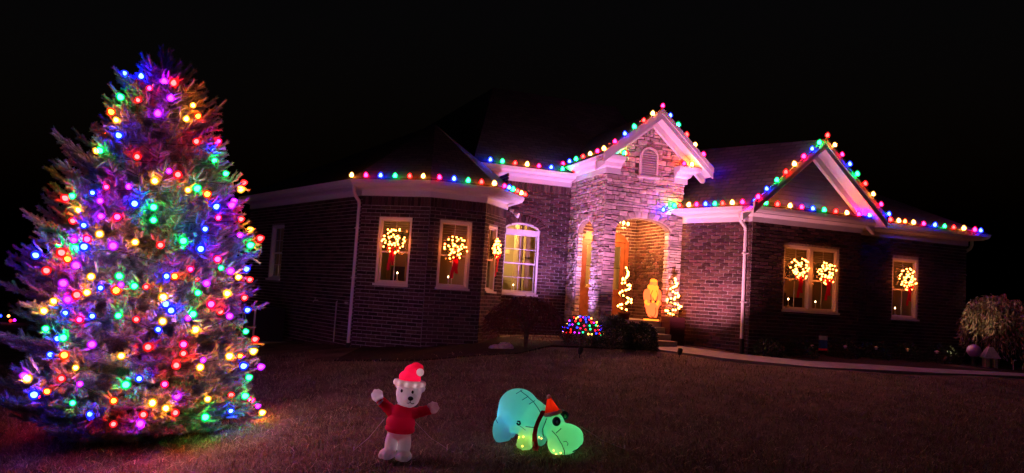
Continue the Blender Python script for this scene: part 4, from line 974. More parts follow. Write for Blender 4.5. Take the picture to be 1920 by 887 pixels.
# ------------------------------------------------------------------ porch figures
def plan_at(x, y, v):
    return on_line(x, y, uvw(0, v, 0), uvw(10, v, 0))
M['sbeard'] = glow('lit_plastic_cream', (1, .165, .014), 4.0); M['scoat'] = glow('lit_plastic_coat', (1, .095, .022), 3.4); M['sdark'] = mat('painted_black', (.03, .015, .01), .5)
M['sface'] = glow('lit_plastic_face', (1, .125, .016), 4.0)
q = plan_at(1221, 601, 17.42); SB = np.array([q[0], q[1], -.418])
santa = thing('santa_figure', 'glowing plastic santa figure with a sack on the porch', 'figurine', SB); santa.rotation_euler = (0, 0, R_(6)); K = .00185
def sx(px, py, y=0): return ((px - 310) * K, y, (757 - py) * K)
def se(px, py, rx, rz, ry, y=0, rot=0): return (sx(px, py, y), (rx * K, ry, rz * K), rot)
blob('body', [se(305, 430, 118, 125, .16), se(235, 420, 55, 110, .11, 0, .15), se(385, 420, 55, 110, .11, 0, -.15), se(310, 545, 105, 80, .15), se(300, 640, 40, 95, .09, .02), se(355, 630, 42, 100, .09, -.02), se(320, 240, 56, 66, .10), se(230, 500, 45, 50, .10, -.10), se(375, 505, 50, 45, .10, -.12), se(320, 345, 95, 60, .13)], 'scoat', santa, .014, 4)
mb = MB()
b_ = blob('beard', [se(318, 300, 62, 60, .08, -.07), se(315, 360, 62, 80, .07, -.11), se(312, 420, 35, 55, .05, -.13), se(270, 300, 25, 50, .06, -.05), se(362, 300, 25, 50, .06, -.05)], 'sbeard', santa, .012, 4)
blob('hat', [se(320, 200, 54, 34, .095, -.005), se(312, 190, 45, 30, .085, 0), se(262, 285, 28, 40, .04, .02)], 'sbeard', santa, .012, 3)
mb = MB(); mb.ball(sx(320, 246, -.10), (.065, .03, .05), 14, 10); f_ = lpart('face', mb, 'sface', santa)
for px in (302, 338): mb = MB(); mb.ball(sx(px, 240, -.128), (.008, .006, .008), 8, 6); lpart('eye', mb, 'sdark', f_)
mb = MB(); mb.ball(sx(320, 256, -.135), (.014, .012, .014), 8, 6); lpart('nose', mb, 'scoat', f_)
mb = MB(); mb.lathe(sx(308, 500, 0), [(.19, -.01), (.21, .0), (.21, .055), (.19, .06)], 24); bl = lpart('belt', mb, 'sdark', santa)
mb = MB(); mb.box(sx(290, 488, -.205), (.07, .02, .06)); lpart('buckle', mb, 'sbeard', bl, False)
for px, y in ((212, -.13), (368, -.16)): blob('glove', [se(px, 500, 38, 36, .06, y), se(px + (18 if px < 300 else -18), 525, 24, 26, .045, y - .03)], 'sbeard', santa, .012, 2)
blob('sack', [se(275, 610, 70, 75, .10, -.13), se(262, 560, 55, 45, .08, -.12), se(285, 670, 50, 40, .08, -.11), se(320, 535, 75, 24, .06, -.17)], 'scoat', santa, .012, 3)
for px in (298, 352): blob('boot', [se(px, 715, 32, 40, .07, .0), se(px + 4, 738, 34, 20, .11, -.05)], 'sdark', santa, .012, 3)
for pts_ in (((205, 470), (235, 530), (285, 550), (340, 548), (385, 530), (410, 480)), ((215, 590), (240, 655), (285, 700), (325, 690), (345, 630), (338, 570)), ((285, 430), (300, 470)), ((340, 330), (365, 400), (350, 470)), ((280, 330), (258, 400), (268, 470))):
    mb = MB(); mb.tube([sx(a_, b__, -.215 + .0012 * abs(a_ - 305) * 1.0) for a_, b__ in pts_], .008, 6); lpart('outline', mb, 'sdark', santa)
mb = MB(); mb.lathe((0, 0, .0), [(.20, 0), (.20, .035), (.185, .04)], 20); lpart('base', mb, 'sbeard', santa)

def spiral_tree(label, base, H, R0, turns=3.3, nb=42):
    t = thing('spiral_tree', label, 'topiary', base, 'lit spiral trees by the front door')
    hel_ = []
    for k in range(120):
        f = k / 119; a = f * turns * 2 * math.pi + 1.2; r = R0 * (1 - f) ** .85 + .012; hel_.append(np.array([r * math.cos(a), r * math.sin(a), .04 + f * (H - .05)]))
    mb = MB(); mb.tube([(0, 0, -.02), (0, 0, H * .95)], .009, 6); mb.tube(hel_, .010, 5); link('wire_frame', mb.mesh('wire_frame', 'wire'), t)
    P = np.repeat(np.array(hel_), 14, 0) + rng.normal(size=(120 * 14, 3)) * .006; V, Fq = leaf_quads(P, rng.normal(size=P.shape), .045, .012)
    link('garland', mesh_np('garland', V, Fq, ['wreath']), t)
    for k in range(nb):
        f = (k + rnd.random() * .6) / nb; p = hel_[int(f * 119)] + rng.normal(size=3) * .012
        add_bulb(t, np.array(base) + p, unit([p[0], p[1], .3]), 'warm2', .027, .055, np.array(base))
    return t
q = plan_at(1171, 586, 17.35); zb_ = q[2]
pl = thing('planter', 'dark red pot under the left spiral tree on the porch', 'planter', (q[0], q[1], -.418), 'dark red planters under the spiral trees')
mb = MB(); hgt = zb_ + .418
mb.lathe((q[0], q[1], -.418), [(.12, 0), (.15, hgt * .5), (.17, hgt * .9), (.18, hgt * .9), (.18, hgt - .005), (.15, hgt - .005), (.15, hgt - .04)], 20); part('pot', mb, 'planter', pl, True)
mb = MB(); mb.lathe((q[0], q[1], zb_ - .06), [(.148, 0), (.14, .04), (.02, .05)], 16); part('soil', mb, 'mulch', pl)
spiral_tree('warm white spiral light tree beside the door, left of santa', (q[0], q[1], zb_ - .012), 1.15, .17)
q = plan_at(1262, 594, 16.75); zb2 = q[2]; zg = float(ground(q[0], q[1]))
pl = thing('planter', 'square dark red box planter on the step right of santa', 'planter', (q[0], q[1], zg), 'dark red planters under the spiral trees')
mb = MB()
for k in range(5):
    a0 = zg + (zb2 - zg) * k / 5 + .004; a1 = zg + (zb2 - zg) * (k + 1) / 5 - .004
    for sx_, sy_ in ((0, -1), (0, 1), (-1, 0), (1, 0)):
        mb = MB(); mb.box(np.array([q[0], q[1], (a0 + a1) / 2]) + ue * sx_ * .205 + ve * sy_ * .205, (.435 if sy_ else .024, .024 if sy_ else .385, a1 - a0), 0, (ue, ve, (0, 0, 1))); part('plank', mb, 'planter', pl)
mb = MB(); mb.box((q[0], q[1], zb2 - .06), (.38, .38, .04), 0, (ue, ve, (0, 0, 1))); part('soil', mb, 'mulch', pl)
spiral_tree('warm white spiral light tree on the box planter right of santa', (q[0], q[1], zb2 - .03), 1.0, .18)
# hanging lantern
q = plan_at(1170, 420, 18.2); lz = q[2]
lan = thing('hanging_lantern', 'three-bulb hanging light under the porch ceiling', 'lamp', (q[0], q[1], 2.6))
mb = MB(); mb.lathe((q[0], q[1], 2.56), [(.02, -.0), (.07, .02), (.07, .035)], 12); mb.tube([(q[0], q[1], 2.58), (q[0], q[1], lz - .08)], .008, 6)
arms = []
for a in (.4, 2.5, 4.5):
    e = np.array([q[0] + .13 * math.cos(a), q[1] + .13 * math.sin(a), lz - .06 + (.06 if a == 2.5 else 0)]); arms.append(e); mb.tube([(q[0], q[1], lz - .08), (q[0] + .07 * math.cos(a), q[1] + .07 * math.sin(a), lz - .12), e], .009, 6); mb.lathe(e, [(.02, 0), (.026, .015), (.015, .03)], 8)
part('arms', mb, 'black', lan)
for e in arms: add_bulb(lan, e + np.array([0, 0, .025]), (0, 0, 1), 'lampglass', .034, .085, np.array([q[0], q[1], 2.6]))

ld = bpy.data.lights.new('lantern_lamp', 'POINT'); ld.energy = 400; ld.color = (1, .33, .09); ld.shadow_soft_size = .05
lo = link('lamp', ld, lan); lo.location = (0, 0, lz - .20 - 2.6)
# ------------------------------------------------------------------ wreaths and candles
def wreath(W, x, y, label, R0=.205, r1=.12, sc_=1.0, nb=54):
    s_, z_ = W.px(x, y); c = W.pt(s_, z_, -.035); t = thing('wreath', label, 'wreath', c, 'lit wreaths hung in the windows')
    n = 900; a = rng.uniform(0, 2 * math.pi, n); b = rng.uniform(0, 2 * math.pi, n); rr_ = r1 * np.sqrt(rng.uniform(0, 1, n)) * .8
    rad = R0 + rr_ * np.cos(b); P = (W.d[None] * (rad * np.cos(a))[:, None] - W.inn[None] * (rr_ * np.sin(b) * .7 + .01)[:, None] + np.array([[0, 0, 1]]) * (rad * np.sin(a))[:, None])
    tang = -W.d[None] * np.sin(a)[:, None] + np.array([[0, 0, 1]]) * np.cos(a)[:, None]
    V, Fq = leaf_quads(P, tang + rng.normal(size=(n, 3)) * .7, .07, .012); link('greenery', mesh_np('greenery', V, Fq, ['wreath']), t)
    rows = 0
    for k in range(nb):
        a_ = 2 * math.pi * (k + rnd.random() * .5) / nb; ra = R0 + rnd.choice([-1, -.45, .2, .85]) * r1 * .85
        p = W.d * ra * math.cos(a_) + np.array([0, 0, ra * math.sin(a_)]) - W.inn * rnd.uniform(.03, .07)
        add_bulb(t, c + p, unit(-W.inn + rng.normal(size=3) * .6), 'warm', .021, .046, c)
    bo = -W.inn * .10; zc = -R0 - .01
    kn = MB(); kn.ball(bo + np.array([0, 0, zc]), (.028, .028, .03), 10, 8)
    for sg in (-1, 1):
        L_ = []; 
        for k in range(9):
            f = k / 8 * math.pi; L_.append(bo + W.d * sg * .13 * math.sin(f) + np.array([0, 0, zc + .065 * math.sin(2 * f) * .9 + .02 * math.sin(f)]))
        for i in range(8): kn.quad(L_[i] - W.inn * .03, L_[i + 1] - W.inn * .03, L_[i + 1] + W.inn * .02, L_[i] + W.inn * .02)
    bow = link('bow', kn.mesh('bow', 'ribbon'), t)
    for sg, ln in ((-1, .48), (1, .36)):
        tl_ = MB(); prev = None
        for k in range(7):
            f = k / 6; cpt = bo + W.d * (sg * (.012 + .045 * f) + .012 * math.sin(6 * f)) + np.array([0, 0, zc - .02 - ln * f]) - W.inn * (.01 + .012 * math.sin(5 * f + sg)); row = (cpt - W.d * .040, cpt + W.d * .040)
            if prev: tl_.quad(prev[0], prev[1], row[1], row[0])
            prev = row
        link('tail', tl_.mesh('tail', 'ribbon'), bow)
wreath(b1, 741, 451, 'lit wreath with red bow in the bay window nearest the downspout')
wreath(b2, 852, 467, 'lit wreath with red bow in the middle bay window', .19)
wreath(b3, 924, 466, 'lit wreath with red bow in the narrow window on the side of the bay', .18, .08)
wreath(rf, 1494, 505, 'lit wreath with red bow in the left half of the double window', .20)
wreath(rf, 1546, 511, 'lit wreath with red bow in the right half of the double window', .20)
wreath(re_, 1697, 524, 'lit wreath with red bow in the single window at the far right', .20)
def candle(W, x, y, label, dep=.175, scl=1.0):
    s_, z_ = W.px(x, y); c = W.pt(s_, z_, dep); b = c - np.array([0, 0, .17]); t = thing('window_candle', label, 'candle', b, 'electric candles in the windows')
    mb = MB(); mb.lathe(b, [(.045, 0), (.045, .012), (.016, .02), (.013, .05), (.013, .155), (.008, .16)], 10); part('stick', mb, 'wframe', t, True)
    add_bulb(t, b + np.array([0, 0, .15]), (0, 0, 1), 'flame', .014, .045, b)
candle(b1, 739, 512, 'electric candle in the bay window nearest the downspout'); candle(b2, 844, 520, 'electric candle in the middle bay window'); candle(b3, 916, 526, 'electric candle in the narrow side window of the bay')
candle(rc, 967, 535, 'electric candle on the sill of the tall arched window', .2); candle(rf, 1487, 562, 'electric candle in the left half of the double window'); candle(rf, 1538, 567, 'electric candle in the right half of the double window')
candle(re_, 1688, 579, 'electric candle in the single window at the far right'); candle(wl, 519, 507, 'small electric candle in the dark side window behind the spruce')
candle(pb, 1103, 530, 'small electric candle behind the front door glass', .3)

# ------------------------------------------------------------------ shrubs
def shrub(name, label, cat, base, cloud, m, leaf, group=None, stems=None, inner=None):
    t = thing(name, label, cat, base, group); P, D = cloud; V, Fq = leaf_quads(P, D, leaf[0] * rng.uniform(.6, 1.3, len(P)), leaf[1], leaf[2] if len(leaf) > 2 else 0)
    link('crown', mesh_np('crown', V, Fq, [m]), t)
    if stems is not None: link('trunk', stems.mesh('trunk', 'bark'), t)
    return t
def dome_cloud(n, rx, ry, rz, z0=0.0, boxy=2.0, low=-.2):
    d = unit(rng.normal(size=(n * 2, 3))); d = d[d[:, 2] > low][:n]; k = (np.abs(d) ** boxy).sum(1) ** (-1 / boxy); rad = k * (1 - .35 * rng.uniform(0, 1, len(d)) ** 2.2) * (1 + .06 * np.sin(d[:, 0] * 9 + d[:, 2] * 7) + .05 * np.sin(d[:, 1] * 13))
    P = d * rad[:, None] * np.array([rx, ry, rz]) + np.array([0, 0, z0]); return P, d + rng.normal(size=P.shape) * .7
def stems_for(h, n, sp):
    mb = MB()
    for k in range(n):
        a = k * 2.4; mb.tube([(0.02 * math.cos(a), .02 * math.sin(a), -.05), (sp * .4 * math.cos(a), sp * .4 * math.sin(a), h * .5), (sp * math.cos(a), sp * math.sin(a), h)], [.02, .014, .006], 5)
    return mb
def gpos(x, y, Yd): p = atY(x, y, Yd); return np.array([p[0], p[1], float(ground(p[0], p[1]))])
lb = gpos(1090, 632, 17.9); lb[2] -= .02
shrub('round_shrub', 'low round shrub covered by a net of coloured bulbs', 'shrub', lb, dome_cloud(3500, .46, .44, .36, .34, 2.2, -.7), 'boxleaf', (.045, .022), None, stems_for(.4, 5, .2))
net = thing('net_lights', 'net of tiny coloured bulbs spread over the low round shrub', 'string lights', lb)
pts = []; wires = MB()
for row in range(6):
    el = .08 + row * .25; n = int(14 - row * 1.7); prev = None; 
    for k in range(n):
        a = -math.pi * (.02 + .96 * (k + (row % 2) * .5) / n); d = np.array([math.cos(a) * math.cos(el), math.sin(a) * math.cos(el), math.sin(el) * 1.0]) + rng.normal(size=3) * .035
        p = d * np.array([.475, .46, .38]) + np.array([0, 0, .33]); pts.append(p); 
        if prev is not None: wires.tube([prev, p], .003, 4, cap=False)
        prev = p
part_ = link('net', wires.mesh('net', 'wire'), net)
for p in pts: add_bulb(net, lb + p, p - np.array([0, 0, .3]), 'n' + rnd.choice('RBGYMPBGRW'), .019, .035, lb)
# clipped hedges
h1 = gpos(1147, 645, 17.75); shrub('hedge_shrub', 'dark clipped shrub left of the porch steps, beside the lit shrub', 'shrub', h1, dome_cloud(6500, .44, .40, .62, .12, 3.2, -.1), 'boxleaf', (.05, .026), 'dark clipped shrubs in front of the porch', stems_for(.5, 5, .25))
h2 = gpos(1200, 648, 17.85); shrub('hedge_shrub', 'dark square clipped shrub right in front of the porch steps', 'shrub', h2, dome_cloud(5500, .36, .36, .52, .08, 4.5, -.1), 'boxleaf', (.05, .026), 'dark clipped shrubs in front of the porch', stems_for(.45, 5, .2))
# weeping maple
mp = gpos(985, 648, 17.4); n = 9000
a = rng.uniform(0, 2 * math.pi, n); rr_ = np.sqrt(rng.uniform(0, 1, n)); lay = rng.uniform(0, 1, n)
P = np.stack([rr_ * 1.0 * np.cos(a), rr_ * .85 * np.sin(a), 1.14 - .60 * rr_ ** 2.4 + .07 * np.sin(a * 5 + rr_ * 6) - .38 * lay ** 1.6 * rr_], 1)
D = np.stack([np.cos(a) * .8, np.sin(a) * .8, -.5 * np.ones(n)], 1) + rng.normal(size=(n, 3)) * .5
mb = MB()
for k in range(9):
    a = k * .7; mb.tube([(0, 0, -.05), (.04 * math.cos(a * 3), .04, .35), (.30 * math.cos(a), .26 * math.sin(a), .85), (.62 * math.cos(a), .52 * math.sin(a), .98), (.85 * math.cos(a), .75 * math.sin(a), .72)], [.045, .036, .018, .010, .005], 6)
shrub('weeping_maple', 'low spreading weeping maple with dark red leaves under the arched window', 'tree', mp, (P, D), 'maple', (.075, .014, .3), None, mb)
# weeping tree at the right edge
wp = gpos(1868, 690, 20.3); P, D = [], []; mb = MB(); mb.tube([(0, 0, -.1), (.04, 0, .7), (0, .02, 1.5), (.02, 0, 1.95)], [.06, .05, .035, .02], 7)
for k in range(190):
    a = rnd.uniform(0, 6.28); R1 = rnd.uniform(.15, .88); z0 = rnd.uniform(1.55, 2.0) - R1 * .35; low = rnd.uniform(.7, 1.75); pl_ = []
    for t in np.linspace(0, 1, 7): pl_.append(np.array([R1 * math.sin(min(t * 2, 1) * 1.57) * math.cos(a), R1 * math.sin(min(t * 2, 1) * 1.57) * math.sin(a), z0 + .18 * math.sin(t * 3.1) * (1 if t < .5 else .2) - (low * max(0, t - .25) ** 1.3)]))
    mb.tube(pl_, .006, 4, cap=False)
    for t in np.linspace(.15, 1, 26):
        i = min(int(t * 6), 5); f = t * 6 - i; p = pl_[i] * (1 - f) + pl_[i + 1] * f; P.append(p); D.append(np.array([math.cos(a) * .35, math.sin(a) * .35, -1]) + rng.normal(size=3) * .5)
shrub('weeping_tree', 'small weeping tree with drooping tan leaves at the right end of the house', 'tree', wp, (np.array(P), np.array(D)), 'weep', (.13, .035, .1), None, mb)
for k, (x, y, r, lab) in enumerate([(1440, 660, .34, 'low dark shrub by the downspout of the right wing'), (1500, 664, .36, 'low dark shrub left of the garden flag'), (1580, 668, .38, 'low dark shrub below the right edge of the double window'), (1640, 674, .34, 'low dark shrub between the two right wing windows'), (1700, 678, .36, 'low dark shrub under the far right window'), (1765, 684, .4, 'low dark shrub at the right corner of the house')]):
    q = gpos(x, y, 17.9 + .0055 * (x - 1400)); shrub('low_shrub', lab, 'shrub', q, dome_cloud(1500, r, r, r * .95, .1, 2.2, -.3), 'boxleaf', (.06, .025), 'low dark shrubs in the bed under the right wing', stems_for(.25, 4, .15))

# ------------------------------------------------------------------ small garden things
q = gpos(1533, 652, 18.0); fl = thing('garden_flag', 'small blue garden flag on a stake under the double window', 'flag', q)
mb = MB(); mb.tube([q, q + np.array([0, 0, .62]), q + np.array([.24, .03, .62])], .008, 6); part('stake', mb, 'black', fl)
mb = MB()
for i in range(6):
    a = q + np.array([.02 + .035 * i, .004 * math.sin(i * 1.9), 0]); b = q + np.array([.055 + .035 * i, .004 * math.sin((i + 1) * 1.9), 0])
    for z0, z1, m_ in ((.50, .60, 1), (.30, .498, 0), (.25, .298, 2)): mb.quad(a + [0, 0, z0], b + [0, 0, z0], b + [0, 0, z1], a + [0, 0, z1], m_)
part('cloth', mb, ['blue', 'palestone', 'ribbon'], fl)
for x, y, lab in ((1523, 648, 'small dark path light below the garden flag'), (1585, 652, 'small dark path light under the right edge of the double window'), (1643, 655, 'small dark path light between the wing windows'), (1702, 659, 'small dark path light under the far right window'), (1757, 662, 'small dark path light nearest the right corner of the house')):
    q = gpos(x, y, 17.6 + .0055 * (x - 1400)); t = thing('path_light', lab, 'lamp', q, 'unlit path lights in the right bed')
    mb = MB(); mb.tube([q, q + np.array([0, 0, .26])], .01, 6); part('stake', mb, 'black', t); mb = MB(); mb.lathe(q + np.array([0, 0, .26]), [(.03, 0), (.03, .05), (.06, .055), (.01, .085)], 10); part('cap', mb, 'floodlens', t)
q = gpos(1856, 684, 19.6); t = thing('stone_lantern', 'little pale house-shaped garden ornament under the weeping tree', 'ornament', q)
mb = MB()
for sx_ in (-1, 1): mb.box(q + np.array([sx_ * .11, 0, .13]), (.09, .16, .30))
mb.box(q + np.array([0, .07, .13]), (.13, .02, .30)); part('wall', mb, 'palestone', t)
mb = MB(); mb.add([q + np.array(p) for p in ((-.22, -.12, .27), (.22, -.12, .27), (.22, .12, .27), (-.22, .12, .27), (-.05, -.05, .56), (.05, -.05, .56), (.05, .05, .56), (-.05, .05, .56))], [(0, 1, 5, 4), (1, 2, 6, 5), (2, 3, 7, 6), (3, 0, 4, 7), (4, 5, 6, 7), (3, 2, 1, 0)]); part('roof', mb, 'palestone', t)
q = gpos(1826, 668, 19.6); t = thing('gazing_ball', 'round purple glazed ball on a stand left of the pale ornament', 'ornament', q)
mb = MB(); mb.lathe(q, [(.12, 0), (.06, .05), (.05, .22), (.10, .27)], 14); part('stand', mb, 'black', t, True); mb = MB(); mb.ball(q + np.array([0, 0, .42]), .17, 20, 14); part('ball', mb, 'purple', t, True)
for x, y, lab in ((1900, 684, 'pale bent stake at the right edge under the weeping tree'),):
    q = gpos(x, y, 19.6); mb = MB(); mb.tube([q, q + np.array([0, 0, .22]), q + np.array([.03, 0, .28]), q + np.array([.08, 0, .27])], .012, 6); o = link('stake', mb.mesh('stake', 'floodlens', q), loc=q); tag(o, lab, 'stake')
# rocks by the maple
for x, y, s_, lab in ((948, 645, .2, 'pale rounded rock at the foot of the weeping maple'), (928, 640, .14, 'small jagged rock left of the pale rounded rock')):
    q = gpos(x, y, 17.2); mb = MB(); mb.ball(q + np.array([0, 0, s_ * .25]), (s_, s_ * .7, s_ * .5), 12, 8); mb.v = [tuple(np.array(p) + (rng.normal(size=3) * s_ * .06)) for p in mb.v]; o = link('rock', mb.mesh('rock', 'palestone', q), loc=q); tag(o, lab, 'rock', 'rocks by the maple')
# twin flood head under the bay eave
q = on_line(955, 393, uvw(6.1, 17.9, 0), uvw(6.3, 18.5, 0)); q = uvw(6.16, 18.02, 2.12)
t = thing('security_light', 'white twin-head security light under the corner of the bay eave', 'lamp', q)
mb = MB(); mb.lathe(q + np.array([0, 0, .03]), [(.05, 0), (.06, .02), (.05, .05)], 12); mb.tube([q + np.array([0, 0, .03]), q + ue * .05 + np.array([0, 0, -.02])], .014, 6); part('base', mb, 'white', t)
for a in (.5, -.5):
    d = unit(ue * math.cos(a) + (-ve) * (.6 + a) + np.array([0, 0, -.35])); h0 = q + ue * .05 + np.array([0, 0, -.02]) + d * .02
    mb = MB(); mb.tube([h0, h0 + d * .04, h0 + d * .13], [.02, .045, .058], 12); hd = part('head', mb, 'white', t, True)
    mb = MB(); mb.tube([h0 + d * .131, h0 + d * .136], [.05, .045], 12); part('lens', mb, 'floodlens', hd)
# fittings on the left wall
q = wl.pt(5.18, -.43, -.02); t = thing('hose_bib', 'small brass hose tap low on the dark left wall', 'tap', q)
mb = MB(); mb.tube([q + wl.inn * .02, q - wl.inn * .09, q - wl.inn * .12 - np.array([0, 0, .05])], .016, 8); part('spout', mb, 'palestone', t); mb = MB(); mb.lathe(q - wl.inn * .07 + np.array([0, 0, .02]), [(.01, 0), (.01, .04), (.04, .045), (.04, .055), (.01, .06)], 10); part('handle', mb, 'palestone', t)
q = wl.pt(6.25, -1.4, -.03); t = thing('conduit', 'thin grey conduit pipe on the dark left wall beside the downspout', 'pipe', q)
mb = MB(); mb.tube([q, wl.pt(6.25, -.42, -.03), wl.pt(6.25, -.40, .0)], .018, 8); part('pipe', mb, 'palestone', t); mb = MB(); mb.box(wl.pt(6.75, -.42, -.02), (.12, .06, .05), 0, (wl.d, wl.inn, (0, 0, 1))); part('clip', mb, 'palestone', t)
q = wl.pt(3.6, 0, -.75); q[2] = float(ground(q[0], q[1])); t = thing('air_conditioner', 'dark boxy air conditioner standing by the left wall', 'air conditioner', q)
A3 = (wl.d, wl.inn, (0, 0, 1)); mb = MB(); mb.box(q + np.array([0, 0, .5]), (.8, .8, .9), 0, A3); part('casing', mb, 'black', t); mb = MB(); mb.box(q + np.array([0, 0, .02]), (1.0, 1.0, .1), 0, A3); part('pad', mb, 'concrete', t)
for k in range(9):
    mb = MB(); mb.box(q - wl.inn * .41 + np.array([0, 0, .15 + k * .09]), (.76, .02, .03), 0, A3); part('slat', mb, 'siding', t)
for k in range(2):
    mb = MB(); mb.box(q - wl.inn * .41 + wl.d * (.395 * (2 * k - 1)) + np.array([0, 0, .5]), (.03, .04, .92), 0, A3); part('corner_post', mb, 'floodlens', t)
# far fence right of the house, far light string at the left
f0, f1 = atY(1799, 573, 26), atY(1870, 580, 27); t = thing('rail_fence', 'faint white rail fence in the dark beyond the right corner', 'fence', (f0[0], f0[1], float(ground(f0[0], f0[1]))))
for dz in (0, -.45, -.9):
    mb = MB(); mb.tube([f0 + np.array([0, 0, dz]), f1 + np.array([3, .5, dz + .1])], .045, 4); part('rail', mb, 'white', t)
for k in range(4):
    p = f0 + (f1 + np.array([3, .5, .1]) - f0) * k / 3; mb = MB(); mb.box((p[0], p[1], (p[2] + .1 + float(ground(p[0], p[1]))) / 2), (.1, .1, p[2] + .1 - float(ground(p[0], p[1])))); part('post', mb, 'white', t)
far = [(0, 595, 'B'), (16, 595, 'W'), (20, 604, 'R'), (27, 603, 'M'), (38, 616, 'G'), (44, 619, 'R'), (56, 615, 'B')]
it = [(atY(-60, 600, 30), 'G'), (atY(-30, 590, 30), 'R')] + [(atY(x, y, 30), c) for x, y, c in far]
light_string('far coloured bulb string in the dark beyond the left of the spruce', it, (0, 0, 1), 'n', .05, .10, None)
p_ = atY(57, 614, 30.02); mb = MB(); mb.box((p_[0], p_[1], (p_[2] - 3.6) / 2), (.08, .08, p_[2] + 3.6)); o = link('post', mb.mesh('post', 'bark', (p_[0], p_[1], -3.6)), loc=(p_[0], p_[1], -3.6)); tag(o, 'dark wooden post holding the end of the far bulb string', 'post')
p_ = atY(-62, 600, 30.02); mb = MB(); mb.box((p_[0], p_[1], (p_[2] - 4) / 2), (.08, .08, p_[2] + 4)); o = link('post', mb.mesh('post', 'bark', (p_[0], p_[1], -4)), loc=(p_[0], p_[1], -4)); tag(o, 'dark wooden post outside the left edge holding the far bulb string', 'post')

# ------------------------------------------------------------------ garden flood lamps (the purple and pink wash on the entry)
def flood(label, pos, target, col, watts, cone, blend=.6):
    pos = np.array(pos); t = thing('garden_floodlight', label, 'lamp', pos, 'coloured garden floodlights by the maple'); d = unit(np.array(target) - pos - np.array([0, 0, .12])); h = pos + np.array([0, 0, .12])
    mb = MB(); mb.tube([pos - np.array([0, 0, .05]), h - d * .02], .012, 6); part('stake', mb, 'black', t)
    mb = MB(); mb.tube([h - d * .05, h, h + d * .09], [.03, .055, .06], 12, cap=False); mb.tube([h - d * .05, h - d * .04], [.03, .03], 12); part('head', mb, 'black', t, True)
    ld = bpy.data.lights.new('flood', 'SPOT'); ld.energy = watts; ld.color = col; ld.spot_size = R_(cone); ld.spot_blend = blend; ld.shadow_soft_size = .04
    lo = link('flood_lamp', ld, t); lo.matrix_local = Matrix.Translation(Vector(h + d * .10 - pos)) @ frame_to(-d).to_4x4()
fp = uvw(6.9, 15.0, 0); fp[2] = float(ground(fp[0], fp[1]))
flood('small black floodlight aimed high at the stone tower, on the grass before the lit shrub', fp, uvw(9.2, 17.3, 3.9), (1, .31, .70), 1350, 68, 1.0)
fp = uvw(9.3, 14.85, 0); fp[2] = float(ground(fp[0], fp[1]))
flood('small black floodlight aimed along the right wing wall, in front of the dark clipped shrubs', fp, uvw(11, 16.5, 1.6), (1, .34, .52), 1250, 80, 1.0)
fp = uvw(7.9, 17.0, 0); fp[2] = float(ground(fp[0], fp[1]))
flood('small black floodlight aimed up at the arched window recess, close to the tower', fp, uvw(7.2, 19.3, 3.0), (.72, .32, 1), 1100, 84, 1.0)
fp = gpos(1772, 686, 19.3)
flood('small floodlight in the bed left of the weeping tree', fp, wp + np.array([-.1, 0, 1.75]), (1, .70, .42), 80, 46, .9)

# ------------------------------------------------------------------ grass
n = 190000
yy = 8.2 + (17.4 - 8.2) * rng.uniform(0, 1, n) ** 1.35; xx = rng.uniform(-.74, .74, n) * yy + rng.normal(size=n) * .1
def dseg(px, py, a, b):
    a = uvw(*a, 0)[:2]; b = uvw(*b, 0)[:2]; d = b - a; t = np.clip(((px - a[0]) * d[0] + (py - a[1]) * d[1]) / (d @ d), 0, 1); return np.hypot(px - a[0] - d[0] * t, py - a[1] - d[1] * t)
ok = np.ones(n, bool)
for pts_, wd in (([(9.55, 16.15), (10.6, 14.95), (12.2, 13.9), (15, 13.3), (21, 12.9)], .62), ([(11.6, 14.75), (13, 14.45), (19.5, 14.3)], .85), ([(2.2, 17.2), (3.7, 16.4), (5.4, 16.4), (6.6, 17.4), (9.4, 16.6)], .85)):
    for a, b in zip(pts_, pts_[1:]): ok &= dseg(xx, yy, a, b) > wd
clump = np.sin(xx * 2.1 + np.sin(yy * 1.7) * 2) * np.sin(yy * 2.9 + np.sin(xx * 1.3)) ; ok &= rng.uniform(-1.6, 1, n) < clump + .6
xx, yy = xx[ok], yy[ok]; n = len(xx); zz = ground(xx, yy) + .02 * np.sin(xx * 1.7 + 1.3 * np.sin(yy)) * np.cos(yy * 1.3) - .004
a = rng.uniform(0, 2 * math.pi, n); tilt = rng.uniform(.35, 1.35, n); L = rng.uniform(.04, .12, n); dx, dy, dz = np.sin(tilt) * np.cos(a), np.sin(tilt) * np.sin(a), np.cos(tilt)
P0 = np.stack([xx, yy, zz], 1); D = np.stack([dx, dy, dz], 1); S = np.stack([-np.sin(a), np.cos(a), 0 * a], 1) * .0034
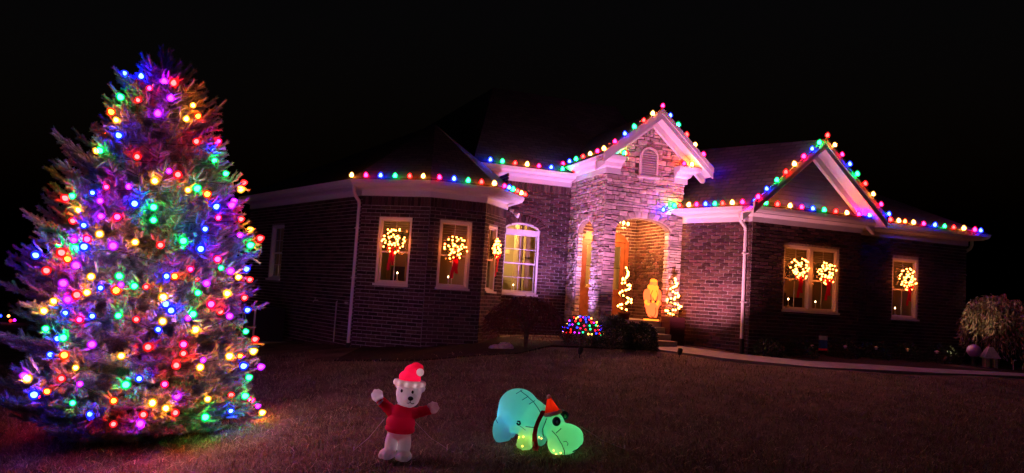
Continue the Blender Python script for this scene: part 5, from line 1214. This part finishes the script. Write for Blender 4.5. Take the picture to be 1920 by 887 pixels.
mid = P0 + D * (L * .55)[:, None] + np.array([0, 0, .004]); tip = P0 + D * L[:, None] - np.array([[0, 0, 1]]) * (L * .28)[:, None] * np.sin(tilt)[:, None]
V = np.stack([P0 - S, P0 + S, mid + S * .8, mid - S * .8, tip + S * .25, tip - S * .25], 1).reshape(-1, 3); b = np.arange(n)[:, None] * 6
Fq = np.concatenate([b + np.array([[0, 1, 2, 3]]), b + np.array([[3, 2, 4, 5]])])
go = link('grass', mesh_np('grass', V, Fq, ['blade']), kind='stuff'); go['label'] = 'short dry brown grass blades covering the lawn'; go['category'] = 'grass'

M['straw'] = mat('straw', (.48, .39, .25), .8, .2, island=.4)
# loose straw strands lying in the lawn
n = 4200
yy = 8.4 + 8.2 * rng.uniform(0, 1, n) ** 1.6; xx = rng.uniform(-.72, .72, n) * yy; keep = np.sin(xx * 1.3 + np.sin(yy * 2.3) * 1.5) * np.sin(yy * 1.9 + xx * .4) > rng.uniform(-1.2, .8, n)
xx, yy = xx[keep & ((xx < 3.5) | (yy < 15))], yy[keep & ((xx < 3.5) | (yy < 15))]; n = len(xx); zz = ground(xx, yy) + .02 * np.sin(xx * 1.7 + 1.3 * np.sin(yy)) * np.cos(yy * 1.3)
a = rng.uniform(0, 2 * math.pi, n); L = rng.uniform(.07, .24, n); cv = rng.uniform(-.5, .5, n); Vr = []
for t in (0, .33, .67, 1.0):
    aa = a + cv * t; c_ = np.stack([xx + np.cos(aa) * L * t, yy + np.sin(aa) * L * t, zz + .035 + .03 * math.sin(t * 3.14)], 1); s_ = np.stack([-np.sin(aa), np.cos(aa), 0 * aa], 1) * .0028; Vr += [c_ - s_, c_ + s_]
V = np.stack(Vr, 1).reshape(-1, 3); b = np.arange(n)[:, None] * 8
Fq = np.concatenate([b + np.array([[0, 1, 3, 2]]), b + np.array([[2, 3, 5, 4]]), b + np.array([[4, 5, 7, 6]])])
so = link('straw', mesh_np('straw', V, Fq, ['straw']), kind='stuff'); so['label'] = 'loose pale straw strands scattered over the lawn'; so['category'] = 'straw'
